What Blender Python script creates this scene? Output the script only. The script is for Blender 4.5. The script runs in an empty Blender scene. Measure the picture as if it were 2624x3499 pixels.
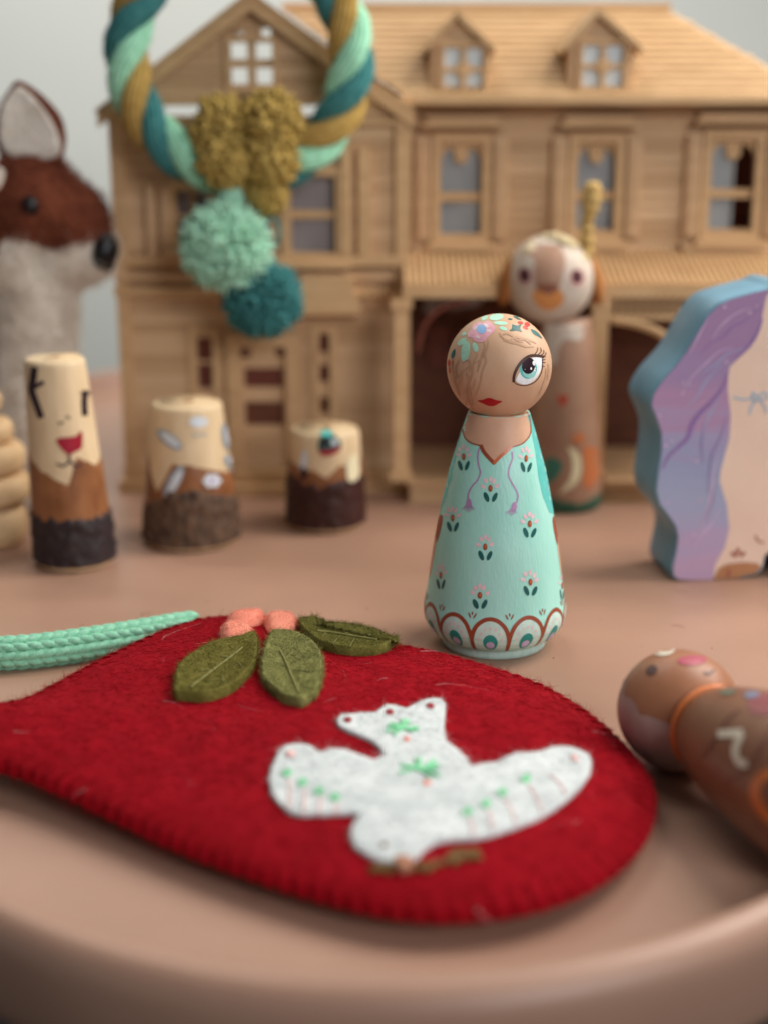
import bpy, bmesh, math, random
import numpy as np
from mathutils import Vector, Matrix, noise
from mathutils.bvhtree import BVHTree
from mathutils.geometry import delaunay_2d_cdt

# one Blender unit = one centimetre; +Y points away from the camera, the tray floor is z = 0
random.seed(7)
rng = np.random.default_rng(7)
sc = bpy.context.scene
COL = sc.collection
R = math.radians

# ------------------------------------------------------------------ camera
EYE = Vector((0, 0, 14.0))
PITCH = R(15.5)
FPX = 4854.0                                     # focal length in photograph pixels
cam = bpy.data.cameras.new('camera')
cam.sensor_fit = 'VERTICAL'; cam.sensor_height = 24.0
cam.lens = 24.0 * FPX / 3499.0
cam.clip_start = 0.5; cam.clip_end = 1000
cam.dof.use_dof = True
cam.dof.focus_distance = 35.8
cam.dof.aperture_fstop = 0.040
camo = bpy.data.objects.new('camera', cam); COL.objects.link(camo)
camo.location = EYE; camo.rotation_euler = (R(90) - PITCH, 0, 0)
sc.camera = camo

# ------------------------------------------------------------------ light: a large soft window, room ambience, two added fill lamps
world = bpy.data.worlds.new('World'); sc.world = world
world.use_nodes = True
bg = world.node_tree.nodes['Background']
bg.inputs[0].default_value = (0.92, 0.96, 1.0, 1); bg.inputs[1].default_value = 0.12

def area(name, loc, aim, size, size_y, power, col):
    l = bpy.data.lights.new(name, 'AREA'); l.shape = 'RECTANGLE'
    l.size = size; l.size_y = size_y; l.energy = power; l.color = col
    o = bpy.data.objects.new(name, l); COL.objects.link(o)
    o.location = loc
    o.rotation_euler = (Vector(aim) - Vector(loc)).to_track_quat('-Z', 'Y').to_euler()
    return o
area('window_light', (38, 50, 46), (0, 40, 2), 34, 42, 45000, (1.0, 0.95, 0.88))
area('front_fill', (52, -42, 48), (0, 36, 4), 48, 42, 52000, (0.95, 0.97, 1.0))  # added fill lamp behind the camera, lifts front faces and outer rim
area('wall_fill', (-25, 82, 92), (-25, 112, 55), 50, 14, 66000, (1.0, 0.98, 0.94))  # added unseen lamp that brightens the upper wall
sc.view_settings.view_transform = 'Standard'
sc.view_settings.look = 'None'
sc.view_settings.exposure = 0.0
sc.cycles.use_denoising = True
sc.cycles.max_bounces = 6

# ------------------------------------------------------------------ helpers
def lin(c):
    return tuple(((v / 255) / 12.92 if v / 255 <= 0.04045 else ((v / 255 + 0.055) / 1.055) ** 2.4) for v in c)

def mat(name, c, c2=None, scale=1.2, stretch=(1, 1, 1), rough=0.6, bump=0.0, bscale=14, bstretch=None, dist=0.03,
        sheen=0.0, spec=0.4, metal=0.0, detail=5, sss=0.0, lo=0.32, hi=0.68):
    m = bpy.data.materials.new(name); m.use_nodes = True
    nt = m.node_tree; N = nt.nodes; L = nt.links
    b = N['Principled BSDF']
    b.inputs['Roughness'].default_value = rough
    b.inputs['Specular IOR Level'].default_value = spec
    b.inputs['Metallic'].default_value = metal
    if sheen:
        b.inputs['Sheen Weight'].default_value = sheen
        b.inputs['Sheen Roughness'].default_value = 0.5
        b.inputs['Sheen Tint'].default_value = (*[min(1, v * 1.6 + 0.05) for v in lin(c)], 1)
    tc = N.new('ShaderNodeTexCoord')
    c2 = c2 or c
    mp = N.new('ShaderNodeMapping'); mp.inputs['Scale'].default_value = stretch
    L.new(tc.outputs['Object'], mp.inputs['Vector'])
    nz = N.new('ShaderNodeTexNoise'); nz.inputs['Scale'].default_value = scale; nz.inputs['Detail'].default_value = detail
    L.new(mp.outputs[0], nz.inputs['Vector'])
    rp = N.new('ShaderNodeValToRGB')
    rp.color_ramp.elements[0].position = lo; rp.color_ramp.elements[0].color = (*lin(c), 1)
    rp.color_ramp.elements[1].position = hi; rp.color_ramp.elements[1].color = (*lin(c2), 1)
    L.new(nz.outputs['Fac'], rp.inputs['Fac'])
    L.new(rp.outputs['Color'], b.inputs['Base Color'])
    if bump:
        mb = N.new('ShaderNodeMapping'); mb.inputs['Scale'].default_value = bstretch or (1, 1, 1)
        L.new(tc.outputs['Object'], mb.inputs['Vector'])
        n2 = N.new('ShaderNodeTexNoise'); n2.inputs['Scale'].default_value = bscale; n2.inputs['Detail'].default_value = 4
        L.new(mb.outputs[0], n2.inputs['Vector'])
        bp = N.new('ShaderNodeBump'); bp.inputs['Strength'].default_value = bump; bp.inputs['Distance'].default_value = dist
        L.new(n2.outputs['Fac'], bp.inputs['Height'])
        L.new(bp.outputs['Normal'], b.inputs['Normal'])
    return m

def link_mesh(name, verts, faces, mats, parent=None, smooth=True, idx=None):
    me = bpy.data.meshes.new(name)
    me.from_pydata([tuple(v) for v in verts], [], faces)
    if not isinstance(mats, (list, tuple)): mats = [mats]
    for m in mats: me.materials.append(m)
    if idx is not None: me.polygons.foreach_set('material_index', idx)
    if smooth: me.polygons.foreach_set('use_smooth', [True] * len(me.polygons))
    me.update()
    o = bpy.data.objects.new(name, me); COL.objects.link(o)
    if parent is not None: attach(o, parent)
    return o

def attach(o, parent):
    o.parent = parent
    if parent.type == 'EMPTY':
        o.matrix_parent_inverse = Matrix.Translation(-parent.location)

def thing(name, label, cat, loc, group=None):
    o = bpy.data.objects.new(name, None); COL.objects.link(o)
    o.location = loc; o.empty_display_size = 0.5
    o['label'] = label; o['category'] = cat
    if group: o['group'] = group
    return o

class MB:
    "collects geometry in world coordinates and links it as one mesh"
    def __init__(s): s.v = []; s.f = []; s.m = []
    def add(s, v, f, mi=0):
        b = len(s.v); s.v += [Vector(p) for p in v]; s.f += [[i + b for i in q] for q in f]; s.m += [mi] * len(f)
    def box(s, x0, x1, y0, y1, z0, z1, mi=0, M=None):
        v = [Vector(p) for p in ((x0,y0,z0),(x1,y0,z0),(x1,y1,z0),(x0,y1,z0),(x0,y0,z1),(x1,y0,z1),(x1,y1,z1),(x0,y1,z1))]
        if M: v = [M @ p for p in v]
        s.add(v, [(0,3,2,1),(4,5,6,7),(0,1,5,4),(1,2,6,5),(2,3,7,6),(3,0,4,7)], mi)
    def prism(s, poly, y0, y1, mi=0):
        "polygon in XZ pushed through Y"
        n = len(poly)
        a = sum(poly[i][0]*poly[(i+1)%n][1] - poly[(i+1)%n][0]*poly[i][1] for i in range(n))
        if a < 0: poly = poly[::-1]
        v = [(p[0], y0, p[1]) for p in poly] + [(p[0], y1, p[1]) for p in poly]
        f = [list(range(n)), list(range(2*n-1, n-1, -1))] + [[(i+1)%n, i, n+i, n+(i+1)%n] for i in range(n)]
        s.add(v, f, mi)
    def tube(s, pts, rad, n=8, mi=0, cap=True, flat=None):
        pts = [Vector(p) for p in pts]; k = len(pts)
        rr = rad if isinstance(rad, (list, tuple)) else [rad]*k
        ref = Vector((0.13, 0.21, 1)).normalized()
        v = []; up = None
        for i, p in enumerate(pts):
            t = (pts[min(i+1,k-1)] - pts[max(i-1,0)])
            t = t.normalized() if t.length > 1e-9 else Vector((0,0,1))
            if up is None:
                up = t.cross(ref if abs(t.dot(ref)) < .95 else Vector((1,0,0))).normalized()
            up = (up - t*up.dot(t)).normalized(); w = t.cross(up)
            for j in range(n):
                a = 2*math.pi*j/n
                v.append(p + (up*math.cos(a) + w*math.sin(a)) * rr[i])
        f = [[i*n+j, i*n+(j+1)%n, (i+1)*n+(j+1)%n, (i+1)*n+j] for i in range(k-1) for j in range(n)]
        if cap: f += [list(range(n-1,-1,-1)), list(range((k-1)*n, k*n))]
        s.add(v, f, mi)
    def ball(s, c, r, mi=0, nu=12, nv=8, M=None):
        rx, ry, rz = r if isinstance(r, (tuple, list)) else (r, r, r)
        v = []
        for i in range(nv+1):
            th = math.pi*i/nv
            for j in range(nu):
                a = 2*math.pi*j/nu
                p = Vector((rx*math.sin(th)*math.cos(a), ry*math.sin(th)*math.sin(a), rz*math.cos(th)))
                v.append((M @ p if M else p) + Vector(c))
        f = [[i*nu+j, (i+1)*nu+j, (i+1)*nu+(j+1)%nu, i*nu+(j+1)%nu] for i in range(nv) for j in range(nu)]
        s.add(v, f, mi)
    def done(s, name, mats, parent=None, smooth=True):
        return link_mesh(name, s.v, s.f, mats, parent, smooth, s.m)

def catmull(pts, per=6, closed=False):
    pts = [Vector(p) for p in pts]; n = len(pts); out = []
    rngi = range(n) if closed else range(n-1)
    for i in rngi:
        if closed: a, b, c, d = pts[i-1], pts[i], pts[(i+1)%n], pts[(i+2)%n]
        else: a, b, c, d = pts[max(i-1,0)], pts[i], pts[i+1], pts[min(i+2,n-1)]
        for k in range(per):
            t = k/per
            out.append(0.5*((2*b) + (c-a)*t + (2*a-5*b+4*c-d)*t*t + (3*b-a-3*c+d)*t**3))
    if not closed: out.append(pts[-1])
    return out

# sight line through a measured point of the photograph, met with a real plane or surface
FW = Vector((0, math.cos(PITCH), -math.sin(PITCH))); UPV = Vector((0, math.sin(PITCH), math.cos(PITCH)))
def ray(px, py):
    return (FW + Vector((1,0,0))*((px-1312.0)/FPX) + UPV*((1749.5-py)/FPX)).normalized()
def on_z(px, py, z):
    d = ray(px, py); return EYE + d*((z-EYE.z)/d.z)
def on_y(px, py, y):
    d = ray(px, py); return EYE + d*((y-EYE.y)/d.y)
def on_plane(px, py, p0, n):
    d = ray(px, py); return EYE + d*((p0-EYE).dot(n)/d.dot(n))
D = 1.5817                                        # measurements taken on a 1659 wide copy
def hz(u, v, z): return on_z(u*D, v*D, z)
def hy(u, v, y): return on_y(u*D, v*D, y)

SHEETS = dict(A=(1400,1040,.36166), B=(1400,1600,.36166), C=(2100,880,.51524), D=(2050,2150,.36169), E=(380,1050,.62688),
              F=(1300,900,.60277), G=(0,200,.76792), H=(550,2050,.51236), I=(880,2350,.73538), J=(1312,1000,.79084),
              K=(0,1100,.79084), L=(0,0,.79084), M=(1312,0,.79084), N=(0,2000,.84388), O=(800,2200,1.09946), P=(0,0,D))
def sheet(k):
    x0, y0, s = SHEETS[k]
    return lambda x, y: (x0+x*s, y0+y*s)

def surf_proj(bvh, key, miss=None, k=1.0):
    sh = sheet(key)
    def f(x, y, off):
        px, py = sh(x, y); d = ray(px, py)
        h = bvh.ray_cast(EYE, d)
        if h[0] is None: return miss(px, py, off) if miss else None
        n = h[1]
        if n.dot(d) > 0: n = -n
        return h[0] + n*off*k
    return f

def bvh_of(o):
    me = o.data
    return BVHTree.FromPolygons([v.co.copy() for v in me.vertices], [tuple(p.vertices) for p in me.polygons])

def inside(p, poly):
    x, y = p; r = False; n = len(poly); j = n-1
    for i in range(n):
        xi, yi = poly[i]; xj, yj = poly[j]
        if (yi > y) != (yj > y) and x < (xj-xi)*(y-yi)/(yj-yi)+xi: r = not r
        j = i
    return r

def fill(poly, step):
    "even triangulation of a closed outline: points, triangles"
    pts = []
    n = len(poly)
    for i in range(n):
        a = Vector(poly[i]); b = Vector(poly[(i+1)%n]); k = max(1, int((b-a).length/step))
        for q in range(k): pts.append(a.lerp(b, q/k))
    if sum(pts[i].x*pts[(i+1)%len(pts)].y - pts[(i+1)%len(pts)].x*pts[i].y for i in range(len(pts))) < 0: pts.reverse()
    m = len(pts); tp = [(p.x, p.y) for p in pts]
    xs = [p[0] for p in tp]; ys = [p[1] for p in tp]
    g = []
    y = min(ys)+step*.5; row = 0
    while y < max(ys):
        x = min(xs) + (step*.5 if row % 2 else 0)
        while x < max(xs):
            if inside((x, y), tp) and min((x-a)**2+(y-b)**2 for a, b in tp) > (step*.5)**2: g.append(Vector((x, y)))
            x += step
        y += step*.87; row += 1
    v, e, f, *_ = delaunay_2d_cdt(pts+g, [], [list(range(m))], 1, 1e-5)
    return v, f

class Paint:
    "layers of paint or felt laid on a surface; one mesh"
    def __init__(s, proj): s.p = proj; s.mb = MB(); s.mats = []
    def mi(s, m):
        if m not in s.mats: s.mats.append(m)
        return s.mats.index(m)
    def blob(s, poly, m, off=.012, step=14, smooth=True, per=5, thick=None, dome=0.0):
        pl = [tuple(p) for p in (catmull([Vector((*p, 0)) for p in poly], per, True) if smooth else poly)]
        pl = [(p[0], p[1]) for p in pl]
        v, f = fill(pl, step)
        if dome:
            seg = [Vector(q) for q in pl]
            mx = 1e-6; dd = []
            for q in v:
                dq = min((Vector((q.x, q.y))-a).length for a in seg); dd.append(dq); mx = max(mx, dq)
            offs = [off + dome*math.sin(min(1, d/mx*1.15)*math.pi/2) for d in dd]
        else: offs = [off]*len(v)
        P = [s.p(q.x, q.y, o) for q, o in zip(v, offs)]
        keep = {}; vv = []
        for i, q in enumerate(P):
            if q is not None: keep[i] = len(vv); vv.append(q)
        ff = [[keep[i] for i in t][::-1] for t in f if all(i in keep for i in t)]
        if thick:                                 # a skirt down to the surface
            cnt = {}
            for t in ff:
                for a, b in zip(t, t[1:]+t[:1]): cnt[(a, b)] = 1
            bd = [(a, b) for (a, b) in cnt if (b, a) not in cnt]
            low = {}
            inv = {k: i for i, k in keep.items()}
            for a in {x for e in bd for x in e}:
                q = v[inv[a]]; lp = s.p(q.x, q.y, off-thick)
                if lp is None: continue
                low[a] = len(vv); vv.append(lp)
            for a, b in bd:
                if a in low and b in low: ff.append([b, a, low[a], low[b]])
        s.mb.add(vv, ff, s.mi(m))
        return s
    def dot(s, x, y, rx, ry, m, rot=0, off=.012, n=18, step=None, **k):
        a = R(rot); pl = []
        for i in range(n):
            t = 2*math.pi*i/n; p, q = rx*math.cos(t), ry*math.sin(t)
            pl.append((x+p*math.cos(a)-q*math.sin(a), y+p*math.sin(a)+q*math.cos(a)))
        return s.blob(pl, m, off, step or (max(2, min(rx, ry)*.6) if max(rx, ry) > 3 else min(rx, ry)*.4), False, **k)
    def stroke(s, path, w, m, off=.014, per=6, smooth=True, taper=0.0):
        P = [Vector((*p, 0)) for p in path]
        if smooth and len(P) > 2: P = catmull(P, per)
        elif len(P) == 2: P = [P[0].lerp(P[1], i/4) for i in range(5)]
        k = len(P); rows = []
        for i, p in enumerate(P):
            t = (P[min(i+1,k-1)]-P[max(i-1,0)]).normalized(); nn = Vector((-t.y, t.x, 0))
            u = i/(k-1)
            ww = w*(1-taper*abs(2*u-1)) if taper >= 0 else w*(1+taper*u)
            row = [s.p(p.x+nn.x*ww*o, p.y+nn.y*ww*o, off) for o in (-.5, 0, .5)]
            rows.append(row)
        v = []; f = []
        for a, b in zip(rows, rows[1:]):
            if any(q is None for q in a+b): continue
            i = len(v); v += a+b
            f += [[i, i+1, i+4, i+3], [i+1, i+2, i+5, i+4]]
        s.mb.add(v, f, s.mi(m)); return s
    def thread(s, path, w, m, off=.02, per=5, n=6, lift=0.0):
        P = [Vector((*p, 0)) for p in path]
        P = catmull(P, per) if len(P) > 2 else [P[0].lerp(P[1], i/5) for i in range(6)]
        q = [s.p(p.x, p.y, off + lift*math.sin(math.pi*i/(len(P)-1))) for i, p in enumerate(P)]
        q = [a for a in q if a is not None]
        if len(q) > 2: s.mb.tube(q, w, n, s.mi(m))
        return s
    def done(s, name, parent):
        return s.mb.done(name, s.mats, parent)

class Lathe:
    "surface turned about an axis; phi = 0 faces the camera side (-Y), M places it"
    def __init__(s, prof, M=Matrix.Identity(4), lean=(0, 0)):
        s.z = [p[1] for p in prof]; s.r = [p[0] for p in prof]; s.M = M; s.lean = lean
    def rad(s, z): return float(np.interp(z, s.z, s.r))
    def pt(s, phi, z, off=0.0):
        r = s.rad(z)+off
        return s.M @ Vector((r*math.sin(phi)+s.lean[0]*z, -r*math.cos(phi)+s.lean[1]*z, z))
    def mesh(s, name, m, parent, n=72, wob=0.0, sub=3, cap=True):
        rings = []
        for i in range(len(s.z)-1):
            for k in range(sub): t = k/sub; rings.append((s.r[i]*(1-t)+s.r[i+1]*t, s.z[i]*(1-t)+s.z[i+1]*t))
        rings.append((s.r[-1], s.z[-1]))
        v = []
        for r, z in rings:
            for j in range(n):
                a = 2*math.pi*j/n
                rr = r*(1+wob*noise.noise(Vector((math.sin(a)*1.4, math.cos(a)*1.4, z*.35))))
                v.append(s.M @ Vector((rr*math.sin(a)+s.lean[0]*z, -rr*math.cos(a)+s.lean[1]*z, z)))
        f = [[i*n+j, i*n+(j+1)%n, (i+1)*n+(j+1)%n, (i+1)*n+j] for i in range(len(rings)-1) for j in range(n)]
        if cap: f += [list(range(n-1, -1, -1)), list(range((len(rings)-1)*n, len(rings)*n))]
        return link_mesh(name, v, f, m, parent)
    def sleeve(s, name, zlo, edge, off, m, parent, n=144, rows=14, jag=0.0, rough=0.0):
        v = []
        px, pz = [R(e[0]) for e in edge], [e[1] for e in edge]
        for i in range(rows+1):
            for j in range(n):
                a = -math.pi+2*math.pi*j/n
                zt = float(np.interp(a, px, pz)) + jag*noise.noise(Vector((a*5, 3.1, zlo))) + jag*.7*noise.noise(Vector((a*17, 1.1, zlo)))
                z = zlo+(zt-zlo)*i/rows
                o = off + rough*noise.noise(Vector((math.sin(a)*5, math.cos(a)*5, z*4)))
                if i == rows: o = 0.004
                v.append(s.pt(a, z, o))
        f = [[i*n+j, i*n+(j+1)%n, (i+1)*n+(j+1)%n, (i+1)*n+j] for i in range(rows) for j in range(n)]
        return link_mesh(name, v, f, m, parent)

def fibres(name, P, Nn, length, width, m, parent, up=0.3, curl=0.5, kind=True):
    "P, Nn arrays of roots and normals; thin curved strips"
    n = len(P); P = np.asarray(P, float); Nn = np.asarray(Nn, float)
    L = length*(0.4+1.2*rng.random(n))[:, None]
    t = rng.normal(size=(n, 3)); t -= (t*Nn).sum(1, keepdims=True)*Nn; t /= np.linalg.norm(t, axis=1, keepdims=True)+1e-9
    b = np.cross(Nn, t)
    d = t*(1-up)+Nn*up*(0.3+1.4*rng.random(n))[:, None]
    c = (rng.random((n, 1))-.5)*2*curl
    side = rng.normal(size=(n, 3)); side -= (side*d).sum(1, keepdims=True)*d/((d*d).sum(1, keepdims=True)); side /= np.linalg.norm(side, axis=1, keepdims=True)+1e-9
    K = 4; V = np.zeros((n, K, 2, 3))
    for k in range(K):
        u = k/(K-1)
        c0 = P + L*(d*u + b*c*u*u - Nn*up*0.5*u*u)
        w = width*(1-.75*u)
        V[:, k, 0] = c0-side*w; V[:, k, 1] = c0+side*w
    V = V.reshape(-1, 3)
    base = (np.arange(n)*K*2)[:, None, None]
    q = np.array([[2*k, 2*k+1, 2*k+3, 2*k+2] for k in range(K-1)])[None]
    F = (base+q).reshape(-1, 4)
    me = bpy.data.meshes.new(name)
    me.vertices.add(len(V)); me.vertices.foreach_set('co', V.ravel())
    me.loops.add(F.size); me.loops.foreach_set('vertex_index', F.ravel().astype(np.int32))
    me.polygons.add(len(F)); me.polygons.foreach_set('loop_start', np.arange(0, F.size, 4, dtype=np.int32))
    me.update(calc_edges=True)
    me.materials.append(m)
    o = bpy.data.objects.new(name, me); COL.objects.link(o)
    if parent is not None: attach(o, parent)
    if kind: o['kind'] = 'stuff'
    return o

def mesh_samples(o, count, cond=None):
    me = o.data; me.calc_loop_triangles()
    co = np.zeros(len(me.vertices)*3); me.vertices.foreach_get('co', co); co = co.reshape(-1, 3)
    tr = np.zeros(len(me.loop_triangles)*3, dtype=np.int32); me.loop_triangles.foreach_get('vertices', tr); tr = tr.reshape(-1, 3)
    a, b, c = co[tr[:, 0]], co[tr[:, 1]], co[tr[:, 2]]
    nn = np.cross(b-a, c-a); ar = np.linalg.norm(nn, axis=1)
    nn /= ar[:, None]+1e-12
    if cond is not None: ar = ar*cond((a+b+c)/3, nn)
    idx = rng.choice(len(tr), count, p=ar/ar.sum())
    u, v = rng.random(count), rng.random(count); fl = u+v > 1; u[fl] = 1-u[fl]; v[fl] = 1-v[fl]
    return a[idx]+(b-a)[idx]*u[:, None]+(c-a)[idx]*v[:, None], nn[idx]
# ------------------------------------------------------------------ setting: wall, floor
M_wall = mat('painted wall', (228,231,225), (222,226,220), scale=.05, rough=.85, bump=.05, bscale=3)
o = MB(); o.box(-160, 160, 112, 113, -60, 130); w = o.done('wall', M_wall, smooth=False); w['kind'] = 'structure'
M_floor = mat('dark floor', (38,38,40), (30,31,34), scale=.1, rough=.8)
o = MB(); o.box(-160, 160, -60, 112, -61, -60); w = o.done('floor', M_floor, smooth=False); w['kind'] = 'structure'

# ------------------------------------------------------------------ tray
M_tray = mat('terracotta powder coat', (174,135,114), (165,127,107), scale=.25, rough=.4, bump=.6, bscale=20, dist=.014, spec=.5)
half = [(2.5,19.1),(5,20.05),(7.4,21.6),(10.6,24.0),(14.2,27.6),(17.8,33),(20.2,42),(21.2,52),(20.2,64),(16,73),(9,78)]
ring = [(0,18.8)] + half + [(0,79.5)] + [(-x, y) for x, y in half[::-1]]
ring = [Vector((p.x, p.y)) for p in catmull([Vector((*p, 0)) for p in ring], 14, True)]
nr = len(ring)
prof = [(1.2,-1.3),(.6,-1.28),(.3,-1.15),(.15,-.8),(.06,.1),(0,.55),(.02,.76),(.08,.92),(.19,1.05),(.34,1.13),(.5,1.15),(.62,1.11),(.71,1.0),(.78,.8),(.88,.45),(1.05,.16),(1.3,.03),(1.6,0.0)]
v = []
for d, z in prof:
    for i, p in enumerate(ring):
        t = (ring[(i+1)%nr]-ring[i-1]).normalized(); n = Vector((-t.y, t.x))
        v.append((p.x+n.x*d, p.y+n.y*d, z))
k = len(prof)
f = [[i*nr+j, i*nr+(j+1)%nr, (i+1)*nr+(j+1)%nr, (i+1)*nr+j] for i in range(k-1) for j in range(nr)]
f.append(list(range((k-1)*nr, k*nr))); f.append(list(range(nr-1, -1, -1)))
T_tray = thing('tray_table', 'large terracotta pink tray table with a raised rounded rim, everything stands on it', 'tray', (0,48,-59.9))
link_mesh('tray', v, f, M_tray, T_tray)
o = MB(); o.tube([(0,48,-58.5),(0,48,-1.2)], 1.6, 20); o.tube([(0,48,-60),(0,48,-59.2),(0,48,-58.4)], [14,14,2], 40); o.done('pedestal', M_tray, T_tray)

# ------------------------------------------------------------------ mint peg doll
X0 = hz(1066, 1387, 0).x
dM = Matrix.Translation((X0, 37.0, 0))
M_dress = mat('mint satin paint', (162,226,210), (174,232,218), scale=2.2, stretch=(1,1,.25), rough=.42, bump=.34, bscale=9, bstretch=(1.6,1.6,.45), dist=.03, spec=.45)
M_skin = mat('tan wash on wood', (204,162,129), (212,172,139), scale=1.6, stretch=(1,1,.5), rough=.5, bump=.16, bscale=16, dist=.015)
M_skin2 = mat('warm skin paint', (208,162,132), (216,172,142), scale=2, rough=.5, bump=.16, bscale=16, dist=.015)
M_foot = mat('pale mint base', (192,222,212), (172,204,196), scale=4, stretch=(1.5,1.5,.4), rough=.5, bump=.2, bscale=14, dist=.015)
def paint(name, c, rough=.42, **k):
    c2 = tuple(min(255, int(v*1.06)+3) for v in c)
    return mat(name, c, c2, scale=6, rough=rough, bump=.2, bscale=18, dist=.01, **k)
M_teal = paint('turquoise paint', (92,190,182)); M_dteal = paint('deep teal paint', (24,92,88)); M_rust = paint('copper paint', (146,66,36), spec=.7)
M_copper = paint('bright copper paint', (196,100,54), rough=.35, spec=.7)
M_pinkp = paint('pale pink paint', (228,196,200)); M_pinkd = paint('pink paint', (222,160,172)); M_lilac = paint('lilac paint', (176,134,178)); M_mintl = paint('leaf mint paint', (168,216,190))
M_blue = paint('sky blue paint', (120,166,208)); M_redp = paint('berry red paint', (190,52,42)); M_lip = paint('lip red paint', (172,20,30), rough=.35)
M_white = paint('white paint', (236,240,240)); M_plum = paint('dark plum paint', (46,26,36), rough=.3); M_brow = paint('dark brown paint', (70,40,34)); M_hair = mat('hair wash', (192,150,118), (200,158,126), scale=5, rough=.5)
M_hair2 = mat('darker hair wash', (186,143,111), (194,152,120), scale=5, rough=.5)
M_teal2 = paint('peacock teal paint', (30,138,130)); M_lav = paint('lavender dot paint', (196,176,212)); M_palem = paint('pale mint paint', (196,224,212)); M_pale = paint('soft turquoise paint', (150,212,204))

T_doll = thing('peg_doll', 'painted wooden peg doll in a mint flowered dress with one big turquoise eye', 'peg doll', (X0,37,0))
body = Lathe([(1.94,1.02),(1.93,1.15),(1.875,1.45),(1.79,2.1),(1.66,3.07),(1.47,4.05),(1.28,4.95),(.98,5.97),(.81,6.5)], dM)
body.z = [.305,.34,.42,.56,.74,.9]+body.z; body.r = [1.5,1.58,1.68,1.8,1.9,1.935]+body.r
dress = body.mesh('dress', M_dress, T_doll, 120, sub=4)
foot = Lathe([(1.36,0),(1.42,.05),(1.43,.3),(1.43,.31)], dM).mesh('foot', M_foot, T_doll, 96)
hc = Vector((X0 + (1077.5-1079)/81.5, 37.0, 7.72)); hr = 1.375
o = MB(); o.ball(hc, (hr, hr, hr*.995), 0, 96, 64); head = o.done('head', M_skin, T_doll)
B_dress, B_head = bvh_of(dress), bvh_of(head)
pA, pB, pJ = surf_proj(B_dress, 'A', None, .45), surf_proj(B_dress, 'B', None, .45), surf_proj(B_dress, 'J', None, .45)
hA = surf_proj(B_head, 'A', None, .4)

# neckline, skin, sleeves
p = Paint(pA)
p.blob([(540,1000),(512,1090),(500,1150),(502,1215),(525,1270),(585,1315),(670,1338),(735,1410),(800,1500),(870,1430),(950,1352),(1050,1322),(1110,1270),(1140,1200),(1136,1100),(1112,1010),(1000,1000),(800,1000),(650,1000)], M_skin2, .01, 22, smooth=False)
p.p = lambda x, y, off: body.pt(x, y, off*.45)
p.blob([(-1.16,6.15),(1.16,6.15),(1.16,6.5),(-1.16,6.5)], M_skin2, .011, .12, smooth=False)
p.done('bare_neck', dress)
for path, w, m, off in (([(541,1020),(512,1095),(500,1160),(504,1215),(526,1268),(585,1312),(668,1334)], 13, M_rust, .02), ([(1110,1020),(1132,1095),(1140,1165),(1136,1215),(1110,1268),(1050,1320),(952,1350)], 11, M_rust, .02),
                        ([(668,1328),(700,1395),(745,1450),(800,1505)], 34, M_rust, .028), ([(960,1340),(900,1398),(850,1440),(790,1505)], 30, M_copper, .036)):
    p = Paint(pA); p.stroke(path, w, m, off); p.done('neckline_trim', dress)
def lz(B_, key):
    sh = sheet(key)
    def f(x, y):
        d = ray(*sh(x, y)); h = B_.ray_cast(EYE, d)
        q = dM.inverted() @ h[0]; return (math.atan2(q.x, -q.y), q.z)
    return f
qJ = lz(B_dress, 'J')
pol = lambda x, y, off: body.pt(x/1.5, y, off*.45)       # unrolled: x = 1.5 * angle, y = height
for side, pts in ((1, [(632,590),(652,690),(664,790),(684,880),(712,950)]), (-1, [(338,590),(318,690),(292,790),(270,868),(250,925)])):
    inner = []
    for x, y in pts:
        try: inner.append(qJ(x, y))
        except Exception: pass
    poly = [(a*1.5, z) for a, z in inner]
    zt, zb = inner[0][1], inner[-1][1]
    ang = 2.45 if side > 0 else -2.45
    poly = [(poly[0][0], min(6.48, zt+.35))] + poly + [(side*1.45*1.5, zb-.18), (side*1.75*1.5, zb-.05), (ang*1.5*.92, zb+.6), (ang*1.5, zb+1.6), (ang*1.5*.9, 6.45)]
    p = Paint(pol); p.blob(poly, M_teal, .012, .09, smooth=False)
    for i in range(26):
        z = random.uniform(zb+.2, 6.0); x = side*random.uniform(1.2, 2.2)*1.5
        if side > 0 and i < 14: x = 1.5*random.uniform(1.16, 1.4)
        p.dot(x, z, random.uniform(.05, .09), random.uniform(.06, .1), M_pale, off=.02, n=8, step=.06)
    p.done('sleeve', dress)
    p = Paint(pol)
    h = 1.2 if side > 0 else -1.27
    p.blob([(h*1.5+.0, zb-.25), (h*1.5+side*.28, zb-.22), (h*1.5+side*.5, zb-.5), (h*1.5+side*.22, zb-.95), (h*1.5+side*.02, zb-.8)], M_rust, .014, .1)
    p.blob([(h*1.5+side*.14, zb-.9), (h*1.5+side*.4, zb-.8), (h*1.5+side*.5, zb-1.5), (h*1.5+side*.3, zb-2.0), (h*1.5+side*.16, zb-1.6)], M_skin2, .013, .1)
    p.done('hand', dress)

# lilac cords with tassels
for cord, tx, ty in (([(655,-190),(640,-110),(648,-30),(664,40),(640,110),(588,170),(556,235),(548,292)], 555, 318), ([(962,-160),(966,-90),(938,-10),(930,60),(956,130),(998,200),(1018,262),(1002,330)], 982, 352)):
    p = Paint(pB); p.stroke(cord, 14, M_lilac, .018)
    p.blob([(tx-22,ty+22),(tx-18,ty-16),(tx+2,ty-34),(tx+22,ty-12),(tx+26,ty+20),(tx+4,ty+32)], M_lilac, .024, 9)
    for k in range(7):
        dx = -62+k*20 if tx < 700 else -78+k*17
        p.stroke([(tx-14+k*6, ty+14), (tx+dx*.55, ty+45), (tx+dx, ty+100-abs(k-3)*10)], 9, M_lilac, .02, taper=-.4)
    p.done('tassel_cord', dress)

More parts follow.
